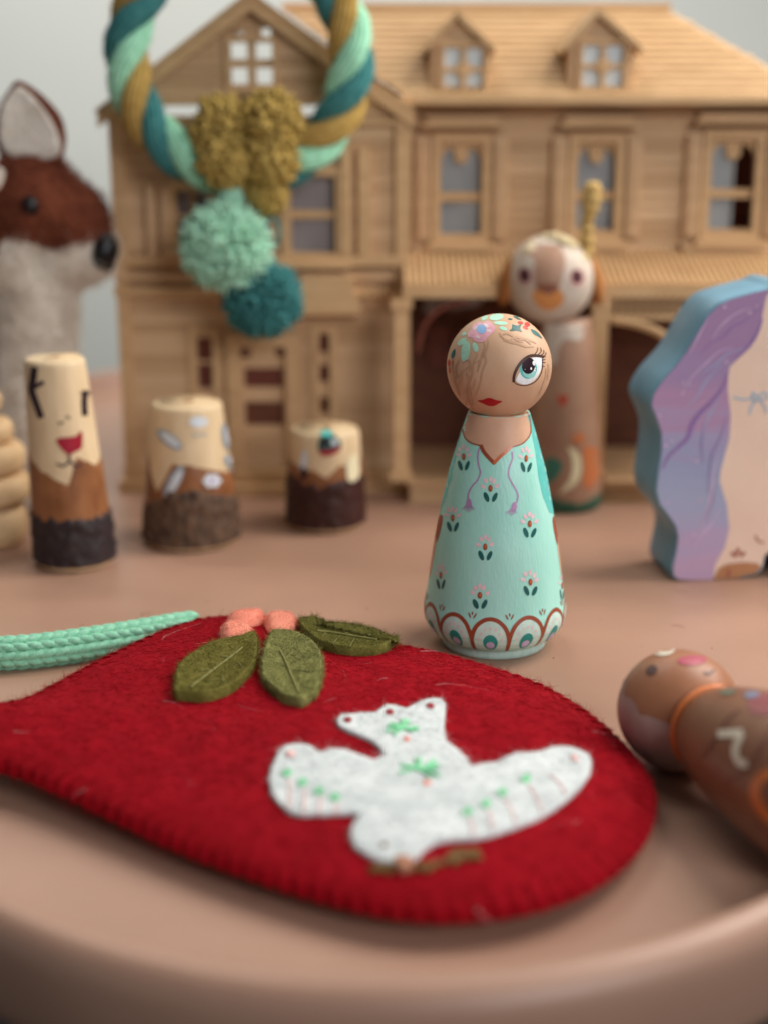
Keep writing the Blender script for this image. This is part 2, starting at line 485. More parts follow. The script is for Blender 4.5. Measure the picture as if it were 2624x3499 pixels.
# flower sprigs on the dress
def sprig(cx, cy, sx=1.0, sh=0.0, pet=1.0):
    p = Paint(pB)
    p.dot(cx-38*sx, cy+82, 22*sx, 50, M_dteal, -22*sx, .02); p.dot(cx+40*sx, cy+84, 20*sx, 48, M_dteal, 24*sx, .02)
    for dx, dy, r in ((-66,-22,-60),(-44,-72,-30),(2,-92,0),(34,-70,22),(62,-24,55)):
        p.dot(cx+(dx+random.uniform(-6,6))*sx*pet, cy+dy+random.uniform(-6,6), 17*sx, 26, M_pinkp, r, .016)
    p.dot(cx, cy, 20*sx, 33, M_rust, 0, .024); p.dot(cx+4*sx, cy-4, 11*sx, 18, M_copper, 0, .03)
    p.done('flower_sprig', dress)
for a in ((508,-108,.85),(1095,-93,.8),(760,190,1),(405,470,.85),(1128,525,.95),(710,742,1),(292,1012,.62),(1135,1075,.98),(660,1200,1.05),(1432,1110,.3)): sprig(*a)

# scalloped border, twelve arches right round the hem
for k in range(12):
    a0 = R(-7.5+30*k)
    P2 = Paint(lambda x, y, off, a0=a0: body.pt(a0+x/1.93, y, off*.45))
    w = .505
    P2.blob([(-w+.06,.33),(-w+.05,.7),(-.36,1.14),(-.16,1.31),(0,1.34),(.16,1.31),(.36,1.14),(w-.05,.7),(w-.06,.33)], M_palem, .008, .09, smooth=False)
    P2.stroke([(-w,.32),(-w,.6),(-w+.02,.85),(-.38,1.12),(-.2,1.29),(0,1.345),(.2,1.29),(.38,1.12),(w-.02,.85),(w,.6),(w,.32)], .11, M_rust, .02)
    P2.dot(0, .66, .2, .26, M_teal2, 0, .018)
    P2.dot(0, .58, .115, .125, M_lav, 0, .026)
    for q in range(7):
        t = R(-75+q*25); P2.dot(math.sin(t)*.32, .66+math.cos(t)*.44, .03, .045, M_pinkp, 0, .02, n=8)
    for dx, rt in ((-.075,28),(0,0),(.075,-28)):
        P2.dot(w+dx, 1.36+(.1 if dx == 0 else .04), .022, .085 if dx else .05, M_rust, rt, .02, n=10)
    P2.done('hem_scallop', dress)

# face and flower crown
p = Paint(hA)
p.blob([(1000,715),(1030,650),(1085,570),(1140,515),(1195,498),(1246,510),(1243,580),(1222,650),(1180,710),(1130,745),(1080,757),(1030,745)], M_white, .012, 18)
p.dot(1116, 612, 80, 92, M_teal, 12, .018); p.dot(1122, 650, 62, 44, M_pale, 12, .021)
p.dot(1116, 580, 62, 77, M_plum, 8, .026)
p.dot(1166, 556, 13, 23, M_white, -10, .034); p.dot(1140, 606, 8, 13, M_white, 0, .034)
p.stroke([(978,735),(982,672),(1016,592),(1072,523),(1135,487),(1198,486),(1262,497)], 30, M_brow, .032, taper=.25)
p.stroke([(978,728),(1010,754),(1080,766),(1150,747),(1202,706),(1238,640),(1248,560),(1246,510)], 7, M_brow, .03)
for l in ([(1172,478),(1198,440),(1203,405)],[(1200,482),(1234,446),(1228,408)],[(1226,486),(1258,460),(1257,430)],[(1244,494),(1277,474),(1278,452)],[(1256,500),(1280,490)],[(1242,528),(1278,517)],[(1242,548),(1276,549)],[(1240,578),(1268,589)]):
    p.stroke(l, 10, M_brow, .034, taper=-.6)
p.done('eye', head)
p = Paint(hA); p.blob([(640,910),(690,900),(735,884),(770,887),(810,903),(868,915),(830,940),(790,959),(740,957),(690,936)], M_lip, .014, 14); p.done('mouth', head)
for l in ([(740,340),(735,400),(710,470),(718,540),(690,620),(660,760),(610,880)],[(700,360),(712,430),(690,510)],[(640,470),(600,560),(590,650),(560,760),(575,850),(600,960)],[(470,520),(430,600),(440,680),(410,740)],[(450,700),(500,640),(560,590),(640,540),(690,500)],[(480,620),(490,700),(450,790),(470,860)],
          [(530,640),(560,720),(530,800),(545,900),(600,1000)],[(620,700),(600,780),(560,830),(590,920),(560,980)],[(400,520),(395,620),(420,720),(440,800)],[(500,560),(540,530),(570,560),(560,640)],[(840,270),(880,320),(930,350),(1010,370),(1090,400),(1170,400)],[(850,300),(900,275),(960,290),(1010,340),(1070,360)],
          [(880,345),(940,340),(1000,310),(1080,330),(1140,380)],[(1000,345),(1060,330),(1140,345),(1190,370)],[(1282,600),(1280,690),(1250,780),(1210,860)],[(1300,560),(1310,640),(1290,720)],[(700,420),(660,560),(640,640)],[(560,900),(530,940),(545,990)]):
    p = Paint(hA); p.stroke(l, 24, random.choice((M_hair, M_hair2)), .024, per=10, taper=.7); p.done('hair_line', head)
p = Paint(hA); p.blob([(600,190),(650,170),(690,176),(722,158),(760,175),(800,210),(800,252),(762,285),(735,312),(700,350),(650,358),(610,345),(585,315),(550,310),(545,270),(580,240)], M_pinkd, .016, 16)
p.dot(675, 235, 46, 43, M_blue, 0, .026)
for x, y in ((620,225),(720,200),(745,250),(640,310)): p.dot(x, y, 26, 14, M_pinkp, random.uniform(-50,50), .022)
p.done('crown_flower', head)
for a in ((815,122,68,31,-8),(705,130,34,18,-30),(856,178,66,18,3),(880,228,38,18,18),(512,280,24,16,-35),(492,353,50,26,-38),(525,445,42,102,8),(617,405,26,46,-18)):
    p = Paint(hA); p.dot(a[0], a[1], a[2], a[3], M_mintl, a[4], .016); p.done('crown_leaf', head)
for hp_ in ([(965,190),(1010,202),(1047,190),(1040,230),(1055,262),(1010,250),(940,252),(962,225)], [(1140,235),(1200,262),(1248,325),(1200,302),(1160,278)], [(970,112),(1010,118),(1050,150),(1010,140)], [(922,138),(945,131),(968,142),(945,149)], [(424,420),(430,450),(424,485),(402,512),(390,496),(396,455)]):
    p = Paint(hA); p.blob(hp_, M_dteal, .014, 10, per=3); p.done('holly_leaf', head)
for a in ((1042,175,27,14,8),(1105,190,27,20,20),(1090,222,28,14,30),(369,555,12,34,0),(398,556,13,30,5),(376,625,11,29,0)):
    p = Paint(hA); p.dot(*a[:4], M_redp, a[4], .016); p.done('crown_berry', head)
# ------------------------------------------------------------------ red felt pouch
M_felt = mat('red felt', (156,7,25), (138,5,19), scale=1.1, rough=.95, bump=.22, bscale=16, dist=.03, sheen=.25, spec=.1)
M_fib = mat('red felt fibre', (176,16,34), (140,8,22), scale=3, rough=.9, sheen=.2, spec=.1)
M_thread = mat('red thread', (146,6,20), (124,3,14), scale=6, rough=.9, bump=.3, bscale=40, dist=.01, spec=.1)
top = [(-130,1630),(-110,1570),(-60,1548),(0,1546),(60,1531),(130,1494),(220,1442),(330,1384),(400,1356),(450,1343),(540,1336),(640,1345),(740,1368),(860,1398),(960,1420),(1060,1448),(1160,1482),(1260,1540),(1340,1612),(1388,1680)]
bot = [(1396,1745),(1372,1815),(1300,1888),(1190,1942),(1050,1970),(900,1973),(750,1945),(600,1900),(450,1847),(300,1785),(150,1720),(50,1682),(-20,1668),(-70,1672)]
MZ = .5
ol = [hz(u, v, MZ+.12) for u, v in top] + [hz(u, v, MZ) for u, v in bot]
ol = [Vector((p.x, p.y)) for p in catmull([Vector((p.x, p.y, 0)) for p in ol], 5, True)]
if sum(ol[i-1].x*ol[i].y-ol[i].x*ol[i-1].y for i in range(len(ol))) < 0: ol.reverse()
# even spacing along the edge
cl = ol+[ol[0]]; acc = [0]
for a, b in zip(cl, cl[1:]): acc.append(acc[-1]+(b-a).length)
NE = int(acc[-1]/.09); edge = []
for i in range(NE):
    d = acc[-1]*i/NE; k = max(0, np.searchsorted(acc, d, 'right')-1)
    edge.append(cl[k].lerp(cl[k+1], (d-acc[k])/(acc[k+1]-acc[k]+1e-9)))
epts = np.array([(p.x, p.y) for p in edge])
PITCH_ST = .37; NST = int(acc[-1]/PITCH_ST)
def lift(x, y):
    a = max(0, min(1, (-3.5-x)/7.0)); b = max(0, min(1, (27.5-y)/5.5))
    return .75*a*a*(3-2*a)*(.35+.65*b)
def zmid(x, y): return MZ+lift(x, y)
def dist(x, y): return float(np.sqrt(((epts-(x, y))**2).sum(1).min()))
vin, fin = fill([(p.x, p.y) for p in edge], .3)
def ztop(x, y, d):
    puff = .48*(1-math.exp(-d/1.3))
    und = .06*noise.noise(Vector((x*.33, y*.33, 2)))*min(1, d) + .02*noise.noise(Vector((x*1.1, y*1.1, 5)))
    return zmid(x, y)+.2+puff+und
vv = []; bnd = {}
dd = [dist(q.x, q.y) for q in vin]
n0 = len(vin)
vt = [(q.x, q.y, ztop(q.x, q.y, d)) for q, d in zip(vin, dd)]
vb = [(q.x, q.y, max(.02, zmid(q.x, q.y)-.2-.34*(1-math.exp(-d/1.0)))) for q, d in zip(vin, dd)]
cnt = set()
for t in fin:
    for a, b in zip(t, list(t[1:])+[t[0]]): cnt.add((a, b))
bd = [(a, b) for a, b in cnt if (b, a) not in cnt]
nxt = dict(bd)
loop = [bd[0][0]]
while nxt[loop[-1]] != loop[0]: loop.append(nxt[loop[-1]])
V = vt+vb; F = [list(t) for t in fin]+[[i+n0 for i in t][::-1] for t in fin]
m = len(loop); rows = [loop]
cum = 0.0; cums = []
for i in range(m):
    cums.append(cum); cum += (vin[loop[(i+1)%m]]-vin[loop[i]]).length
for zo, bo in ((.12,.10),(0,.14),(-.12,.10)):
    r = []
    for i in range(m):
        p = vin[loop[i]]; t = (vin[loop[(i+1)%m]]-vin[loop[i-1]]).normalized(); nn = Vector((t.y, -t.x))
        sc_ = abs(math.sin(math.pi*cums[i]/cum*NST))
        e = bo*(.3+1.3*sc_)
        r.append(len(V)); V.append((p.x+nn.x*e, p.y+nn.y*e, zmid(p.x, p.y)+zo))
    rows.append(r)
rows.append([i+n0 for i in loop])
for a, b in zip(rows, rows[1:]):
    for i in range(m): j = (i+1) % m; F.append([a[i], b[i], b[j], a[j]])
cx_, cy_ = epts.mean(0)
T_bag = thing('felt_pouch', 'red felt pouch with a white felt bird, lying flat in front of the mint doll', 'pouch', (cx_, cy_, 0))
pouch = link_mesh('pouch_body', V, F, M_felt, T_bag)
# overcast stitches round the edge: one shared mesh, one object each
sm = None
for k in range(NST):
    s_ = cum*(k)/NST
    i = int(np.searchsorted(cums, s_))-1; i = max(0, min(m-1, i))
    p = vin[loop[i]].lerp(vin[loop[(i+1)%m]], (s_-cums[i])/max(1e-6, (vin[loop[(i+1)%m]]-vin[loop[i]]).length))
    t = (vin[loop[(i+1)%m]]-vin[loop[i]]).normalized()
    if sm is None:
        g = MB(); g.tube(catmull([(0,-.26,.285),(0,-.16,.27),(0,-.06,.23),(0,.05,.14),(0,.085,0),(0,.05,-.15),(0,-.1,-.23)], 3), .03, 6)
        st = g.done('stitch', M_thread); sm = st.data
    else:
        st = bpy.data.objects.new('stitch', sm); COL.objects.link(st)
    st.parent = T_bag; st.matrix_parent_inverse = Matrix.Translation(-T_bag.location)
    nn = Vector((t.y, -t.x))
    st.location = (p.x, p.y, zmid(p.x, p.y)); st.rotation_euler = (random.uniform(-.06,.06), random.uniform(-.12,.12), math.atan2(nn.y, nn.x)-math.pi/2+random.uniform(-.15,.15))
# felt nap
S, Nn = mesh_samples(pouch, 42000, lambda c, n: (c[:, 2] > .55)*(1.0)*np.clip(1.5-(c[:, 1]-20)/40, .4, 2))
fibres('felt_nap', S, Nn, .26, .0045, M_fib, T_bag, up=.22, curl=.9)
S, Nn = mesh_samples(pouch, 5000, lambda c, n: (c[:, 1] > 26)*(c[:, 2] > .4))
fibres('felt_nap', S, Nn, .2, .003, M_fib, T_bag, up=.75, curl=.9)
M_white_f = mat('white fibre', (225,190,190), rough=.9)
S, Nn = mesh_samples(pouch, 46, lambda c, n: (n[:, 2] > .6))
fibres('loose_fibre', S, Nn, .55, .006, M_white_f, T_bag, up=.12, curl=1.6)

B_bag = bvh_of(pouch)
bagtop = lambda px, py, off: on_z(px, py, 1.05+off)
pI, pH = surf_proj(B_bag, 'I', bagtop), surf_proj(B_bag, 'H', bagtop)
def upz(P):                                        # lift along z instead of the face normal, steady on felt
    return P
# white bird
M_bird = mat('white felt', (226,230,229), (206,211,211), scale=2.2, rough=.95, bump=.6, bscale=9, dist=.03, sheen=.1, spec=.1)
M_grn = mat('green floss', (112,206,146), (150,228,178), scale=8, rough=.6, bump=.3, bscale=40, dist=.01)
M_pnk = mat('pink floss', (236,196,190), (226,180,178), scale=8, rough=.6)
M_crl = mat('coral floss', (228,150,136), rough=.6)
M_redk = mat('red floss', (140,8,28), rough=.6)
M_brn = mat('brown floss', (120,84,34), (100,70,28), scale=8, rough=.7)
M_beak = mat('brown felt', (170,118,92), rough=.9, bump=.4)
birdpoly = [(372,160),(390,140),(430,138),(500,132),(550,130),(600,92),(640,98),(690,112),(760,76),(810,64),(850,68),(870,90),(868,140),(862,200),(872,262),(920,298),(965,340),(990,382),(1050,368),(1110,362),(1150,340),(1200,318),(1260,318),(1310,312),(1370,290),(1440,288),(1490,305),(1530,325),(1545,360),(1540,410),(1500,470),(1440,530),(1370,580),(1280,630),(1180,668),(1080,700),(1000,715),(900,718),(820,735),(770,765),(740,800),(700,822),(640,832),(570,815),(500,785),(455,750),(438,700),(448,650),(480,600),(440,595),(380,598),(300,602),(200,604),(150,590),(100,545),(70,500),(58,440),(68,390),(95,325),(130,285),(180,276),(240,282),(290,318),(340,300),(400,302),(460,322),(540,352),(590,328),(570,290),(520,255),(450,225),(400,205),(375,185)]
p = Paint(pI); p.blob(birdpoly, M_bird, .09, 17, smooth=False, thick=.085)
bird = p.done('bird_applique', T_bag)
B_bird = bvh_of(bird); bI = surf_proj(B_bird, 'I', pI)
for x, y in ((420,150),(612,114),(800,86)): p = Paint(bI); p.dot(x, y, 20, 14, M_redk, 0, .01, dome=.03); p.done('french_knot', bird)
p = Paint(bI); p.dot(588, 733, 15, 12, M_brn, 0, .02, dome=.03); p.done('eye', bird)
def spray(cx, cy, s=1.0):
    p = Paint(bI)
    for k in range(15):
        a = R(-180+k*24+random.uniform(-10,10)); l = random.uniform(75,105)*s
        x, y = cx+random.uniform(-15,15)*s, cy+random.uniform(-10,10)*s
        if math.sin(a) > .8: continue
        p.thread([(x, y), (x+math.cos(a)*l*.55, y+math.sin(a)*l*.3), (x+math.cos(a)*l, y+math.sin(a)*l*.55)], .03, M_grn, .018, n=5, lift=.015)
    p.dot(cx+28*s, cy+58*s, 19*s, 15*s, M_crl, 0, .01, dome=.04)
    p.done('stitched_sprig', bird)
spray(668, 190, .85); spray(755, 382, 1.05)
for pts in ([(140,405,148,560),(212,448,216,592),(288,490,285,590),(362,518,360,592)], [(975,585,1000,690),(1060,548,1090,665),(1135,495,1200,635),(1245,432,1320,580),(1350,390,1430,500)]):
    for x0, y0, x1, y1 in pts:
        p = Paint(bI)
        if x0 < 1330:
            p.dot(x0, y0, 19, 11, M_grn, random.uniform(-30,30), .01, dome=.04)
            p.thread([(x0-22, y0+8), (x0, y0-10), (x0+20, y0-4)], .03, M_grn, .03, lift=.05)
        p.thread([(x0+8, y0+20), ((x0+x1)/2+6, (y0+y1)/2), (x1, y1)], .022, M_pnk, .012)
        p.done('wing_stitch', bird)
for q in ((155,310,24,18,0),(1470,330,22,14,30)): p = Paint(bI); p.dot(*q[:4], M_pnk, q[4], .02, dome=.05); p.done('french_knot', bird)
p = Paint(pI); p.blob([(640,815),(700,812),(722,840),(690,866),(655,862)], M_beak, .16, 14, thick=.15); p.done('beak', T_bag)
for lo_, hi_ in ((0,12),(12,26),(26,52)):
    p = Paint(pI)
    for k in range(lo_, hi_):
        if k < 12: x, y = random.uniform(535,650), random.uniform(842,862)
        elif k < 26: x, y = random.uniform(735,850), 835+random.uniform(-22,22)
        else: x, y = random.uniform(880,1015), 790+random.uniform(-22,30)
        a = R(random.uniform(-50,20)); l = random.uniform(30,62)
        p.thread([(x-math.cos(a)*l/2, y-math.sin(a)*l/2), (x, y-5), (x+math.cos(a)*l/2, y+math.sin(a)*l/2)], .035, M_brn, .03, lift=.03)
    p.done('stitched_twig', T_bag)
S, Nn = mesh_samples(bird, 9000)
fibres('felt_nap', S, Nn, .16, .0045, M_bird, bird, up=.25, curl=.9)

# olive leaves and coral berries
M_leaf = [mat('olive felt', a, b, scale=2.2, rough=.95, bump=.7, bscale=14, dist=.03, sheen=.15, spec=.1) for a, b in (((130,122,62),(102,96,44)),((146,144,88),(116,116,68)),((126,120,62),(98,94,44)))]
M_vein = mat('olive floss', (140,136,76), (116,112,58), scale=6, rough=.7, bump=.3, bscale=40, dist=.01)
leaves = [
 ([(100,670),(106,610),(120,520),(150,470),(230,410),(330,350),(430,320),(540,300),(610,272),(640,300),(644,370),(625,460),(560,550),(480,620),(380,665),(280,685),(180,680)], [(545,325),(450,400),(330,490),(200,592)], [((330,470),(262,478)),((300,545),(420,535)),((520,420),(545,455)),((240,560),(200,555)),((415,510),(425,560)),((450,385),(400,380))]),
 ([(745,270),(800,262),(880,268),(960,300),(1030,355),(1068,420),(1076,500),(1065,590),(1040,650),(990,690),(945,720),(890,712),(820,690),(740,630),(690,570),(680,490),(690,420),(715,340)], [(795,345),(840,430),(880,530),(925,630)], [((885,465),(990,482)),((860,365),(905,375)),((800,505),(755,545)),((880,580),(835,605)),((830,400),(880,350))]),
 ([(925,185),(990,172),(1080,160),(1190,155),(1290,165),(1400,190),(1500,230),(1575,280),(1560,310),(1500,350),(1420,372),(1290,375),(1170,360),(1060,325),(990,275),(945,225)], [(1040,212),(1150,225),(1300,250),(1440,272)], [((1230,225),(1300,205)),((1200,240),(1150,290)),((1340,255),(1400,235)),((1290,262),(1260,310)),((1100,222),(1080,250))]),
]
for (poly, mid, side), lm in zip(leaves, M_leaf):
    def lp(x, y, off, f=sheet('H')):
        px, py = f(x, y); h = B_bag.ray_cast(EYE, ray(px, py))
        if h[0] is not None and h[1].z > .25: return h[0] + Vector((0,0,off))
        return on_z(px, py, 1.0+off)
    p = Paint(lp)
    p.blob(poly, lm, .27, 16, thick=.27, dome=-.12, per=4)
    leaf = p.done('felt_leaf', T_bag)
    lf = surf_proj(bvh_of(leaf), 'H')
    p = Paint(lf); p.thread(mid, .033, M_vein, .03)
    for a, b in side: p.thread([a, b], .02, M_vein, .016)
    p.done('stitched_vein', leaf)
    S, Nn = mesh_samples(leaf, 7000)
    fibres('felt_nap', S, Nn, .17, .0045, lm, leaf, up=.5, curl=.9)
M_berry = mat('coral felt', (250,164,138), (238,146,122), scale=4, rough=.95, bump=.6, bscale=20, dist=.02, sheen=.2, spec=.1)
M_berryf = mat('coral fibre', (246,170,148), rough=.9)
for poly, hgt in (([(398,245),(410,205),(450,182),(520,176),(580,195),(622,235),(620,265),(560,300),(490,315),(430,308)], .3), ([(692,170),(705,135),(750,116),(820,114),(880,125),(905,160),(900,200),(850,228),(780,236),(720,222)], .28), ([(452,160),(465,135),(520,118),(600,108),(670,110),(690,135),(680,160),(620,180),(560,188),(490,180)], .26)):
    p = Paint(lp); p.blob(poly, M_berry, .06, 13, thick=.08, dome=hgt)
    b = p.done('felt_berry', T_bag)
    S, Nn = mesh_samples(b, 2600); fibres('felt_nap', S, Nn, .1, .0035, M_berryf, b, up=.5, curl=.9)

# knitted mint strap: chains of V shaped stitches round a core
M_yarn = mat('mint yarn', (164,222,190), (134,202,168), scale=9, rough=.85, bump=.8, bscale=16, bstretch=(3,1,1), dist=.03, sheen=.2, spec=.15)
M_yarn2 = mat('mint yarn core', (84,140,112), rough=.9)
path = [hz(-330,1450,.42), hz(-180,1428,.42), hz(-60,1415,.42), hz(60,1408,.42), hz(180,1393,.42), hz(300,1374,.42), hz(380,1360,.42), hz(425,1354,.38)]
path = catmull(path, 24)
g = MB(); g.tube(path, .22, 12, 1)
acc2 = [0]
for a, b in zip(path, path[1:]): acc2.append(acc2[-1]+(b-a).length)
def along(d):
    d = max(0, min(acc2[-1]-1e-4, d)); k = int(np.searchsorted(acc2, d, 'right'))-1
    return path[k].lerp(path[k+1], (d-acc2[k])/(acc2[k+1]-acc2[k])), (path[k+1]-path[k]).normalized()
st_p = .33; NC = 5
for c in range(NC):
    th = 2*math.pi*(c+.35)/NC
    for k in range(int(acc2[-1]/st_p)):
        for sgn in (-1, 1):
            pts = []; rad = []
            for q in range(7):
                u = q/6
                s_ = k*st_p + u*.80
                P_, T_ = along(s_)
                sidev = T_.cross(Vector((0,0,1))).normalized(); upv = sidev.cross(T_)
                aa = th + sgn*(.04+.50*(1-u)+.06*math.sin(u*math.pi))
                rr = .285 + .09*math.sin(math.pi*min(1, u*1.05))-.05*(1-u)**3
                pts.append(P_+(sidev*math.cos(aa)+upv*math.sin(aa))*rr); rad.append(.028+.084*math.sin(math.pi*(.06+.9*u)))
            g.tube(pts, rad, 6)
so = g.done('knitted_strap', [M_yarn, M_yarn2], T_bag)
S, Nn = mesh_samples(so, 9000); fibres('yarn_fuzz', S, Nn, .13, .003, M_yarn, so, up=.5, curl=1.2)
g = MB()
for k in range(60):
    a = hz(random.uniform(100,1560), random.uniform(1290,1480) if k < 30 else random.uniform(1120,1960), 0)
    if k < 36: g.ball((a.x, a.y, .012), random.uniform(.006,.02), 0, 6, 4)
    else:
        q = random.uniform(0, 6.28); l = random.uniform(.15,.5); pp = []
        for j in range(6): pp.append((a.x+math.cos(q)*l*j/5, a.y+math.sin(q)*l*j/5, .012)); q += random.uniform(-.2,.9)
        g.tube(pp, .004, 4)
o = g.done('lint', mat('lint', (120,70,60), rough=.9)); o['kind'] = 'stuff'
# ------------------------------------------------------------------ wooden dolls house
def wood(name, c, c2, **k): return mat(name, c, c2, scale=1.6, stretch=(.35,1,2.2), rough=.62, bump=.12, bscale=6, bstretch=(.4,1,3), dist=.01, spec=.3, **k)
M_wd = [wood('beech %d' % i, a, b) for i, (a, b) in enumerate((((208,171,131),(195,157,118)), ((203,166,126),(190,152,113)), ((213,176,136),(201,163,124)), ((196,158,118),(184,145,106)), ((217,181,141),(205,168,130))))]
M_trim = wood('beech trim', (212,174,130), (198,159,115))
M_roof = wood('beech shingle', (206,170,127), (188,152,110))
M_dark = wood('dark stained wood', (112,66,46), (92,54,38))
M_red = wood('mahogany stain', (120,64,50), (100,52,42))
M_pale_infill = mat('frosted pane', (226,232,232), (216,224,226), rough=.3)  # pale opaque sheet, stands for the light wall seen through open dormers
YL, YM, YB = 54.0, 55.2, 63.0
T_house = thing('dolls_house', 'wooden dolls house with gabled wing, dormers and porch along the back of the tray', 'dolls house', (2.6, 58.5, 0))
def hx(u, v, y): p = hy(u, v, y); return p.x
def hzz(u, v, y): p = hy(u, v, y); return p.z
def rect(u0, u1, v0, v1, y):
    a = hy(u0, v0, y); b = hy(u1, v1, y); c = hy((u0+u1)/2, (v0+v1)/2, y)
    return (hx(u0, (v0+v1)/2, y), hx(u1, (v0+v1)/2, y), b.z, a.z)
ub = None
def board(x0, x1, z0, h, y):
    "one lapped siding board, its lower edge standing proud"
    global ub
    if x1-x0 < .12: return
    if ub is None:
        g = MB(); g.box(-.5,.5,-.5,.5,0,1); g.v = [Vector((p.x, p.y-(.28 if p.z < .5 else -.12), p.z)) for p in g.v]
        o = g.done('siding_board', random.choice(M_wd), T_house, smooth=False); ub = o.data
        o.data.materials.clear(); o.data.materials.append(M_wd[0])
    else:
        o = bpy.data.objects.new('siding_board', ub); COL.objects.link(o); attach(o, T_house)
    o.location = ((x0+x1)/2, y, z0); o.scale = (x1-x0, .2, h*1.12)
    mi = random.choice(M_wd)
    if mi is not M_wd[0]:
        o.material_slots[0].link = 'OBJECT'; o.material_slots[0].material = mi
def siding(x_of, z0, z1, pitch, y, holes):
    n = int(round((z1-z0)/pitch)); pitch = (z1-z0)/n
    for i in range(n):
        z = z0+i*pitch; xa, xb = x_of(z+pitch*.5)
        cuts = sorted((h[0], h[1]) for h in holes if h[2] < z+pitch*.7 and h[3] > z+pitch*.3)
        x = xa
        for a, b in cuts:
            if a > x: board(x, min(a, xb), z, pitch, y)
            x = max(x, b)
        if x < xb: board(x, xb, z, pitch, y)
def part(name, boxes, m, smooth=False, parent=None):
    g = MB()
    for b in boxes: g.box(*b)
    return g.done(name, m, parent or T_house, smooth)

XL, XR = -9.95, .72
# -- gabled wing
zE = hzz(300, 228, YL); zA = hzz(543, -2, YL); xa = hx(543, 0, YL)
gw = rect(500, 590, 92, 182, YL)
wl = rect(385, 452, 412, 522, YL); wr = rect(630, 726, 380, 545, YL)
slotL = rect(345, 452, 228, 250, YL); slotR = rect(625, 702, 228, 250, YL)
door = rect(512, 626, 735, 925, YL); sl = rect(428, 462, 725, 840, YL); sr = rect(690, 716, 720, 892, YL)
small = [rect(508,528,62,80,YL), rect(566,586,62,80,YL)]
for h in (wl, wr, gw): pass
holes = [wl, wr, slotL, slotR, door, (sl[0],sl[1],sl[2],sl[3]), sr]
siding(lambda z: (XL, XR), .95, zE, .40, YL, holes)
def gx(z):
    t = max(0, (zA-z)/(zA-zE)); return (xa+(XL-xa)*t+.1, xa+(XR-xa)*t-.1)
siding(gx, zE, zA-.25, .36, YL, [gw]+small)
# gable slabs with bargeboards
for sgn, xe in ((-1, XL-.45), (1, XR+.35)):
    ze = zE-.35
    dx, dz = xe-xa, ze-zA; L_ = math.hypot(dx, dz); nx, nz_ = -dz/L_*sgn, dx/L_*sgn
    q = [(xa, zA+.05), (xe, ze+.05), (xe+nx*.16, ze+.05+nz_*.16), (xa+nx*.0, zA+.28)]
    g = MB(); g.prism(q, YL-.45, YB-1); g.done('gable_roof', M_roof, T_house, False)
    q = [(xa, zA+.03), (xe, ze+.03), (xe, ze-.42), (xa, zA-.42)]
    g = MB(); g.prism(q, YL-.5, YL-.3); g.done('bargeboard', M_trim, T_house, False)
g = MB(); g.tube([(xa,YL-.3,zA-.4),(xa,YL-.3,zA+.5),(xa,YL-.3,zA+.8),(xa,YL-.3,zA+1.3),(xa,YL-.3,zA+1.5)], [.16,.16,.3,.12,.02], 12)
g.tube([(xa,YL-.3,zA+.55),(xa-.1,YL-1.2,zA+.5),(xa-.2,YL-1.75,zA+.6),(xa-.2,YL-1.95,zA+.95)], .12, 8); g.done('finial', M_trim, T_house)
# side walls, floors, posts
part('side_wall', [(XL, XL+.3, YL+.15, YB-1, .9, zE)], M_wd[1]); part('side_wall', [(XR-.3, XR, YL+.15, YB-1, .9, zE)], M_wd[1])
zf = hzz(500, 600, YL)
part('upper_floor', [(XL+.3, XR-.3, YL+.2, YB-1, zf-.3, zf)], M_wd[0])
part('base', [(XL-.3, XR+.2, YL-.7, YB-1, 0.0, .45), (XL-.15, XR+.1, YL-.35, YB-1, .45, .93)], M_trim)
part('dark_partition', [(XL+.3, XR-.3, YL+1.6, YL+1.8, .95, zf-.3)], M_red)  # dark panel added so the lower openings stay dark
part('corner_post', [(XL-.1, XL+.38, YL-.32, YL+.2, .93, zE)], M_trim); part('corner_post', [(XR-.3, XR+.25, YL-.34, YL+.2, .93, zE+.2)], M_trim)
b = rect(280, 860, 553, 575, YL-.4); part('ledge', [(XL-.16, XR+.16, YL-.45, YL+.1, b[2], b[3])], M_trim)
b = rect(280, 860, 590, 606, YL-.4); part('ledge', [(XL-.14, XR+.12, YL-.37, YL+.11, b[2], b[3])], M_wd[2])
b = rect(280, 860, 622, 640, YL-.4); part('ledge', [(XL-.17, XR+.17, YL-.43, YL+.12, b[2], b[3])], M_trim)
b = rect(280, 860, 258, 270, YL-.3); part('ledge', [(XL, XR, YL-.3, YL+.1, b[2], b[3])], M_trim)
b = rect(280, 860, 212, 226, YL-.3); part('ledge', [(XL, XR, YL-.3, YL+.1, b[2], b[3])], M_trim)
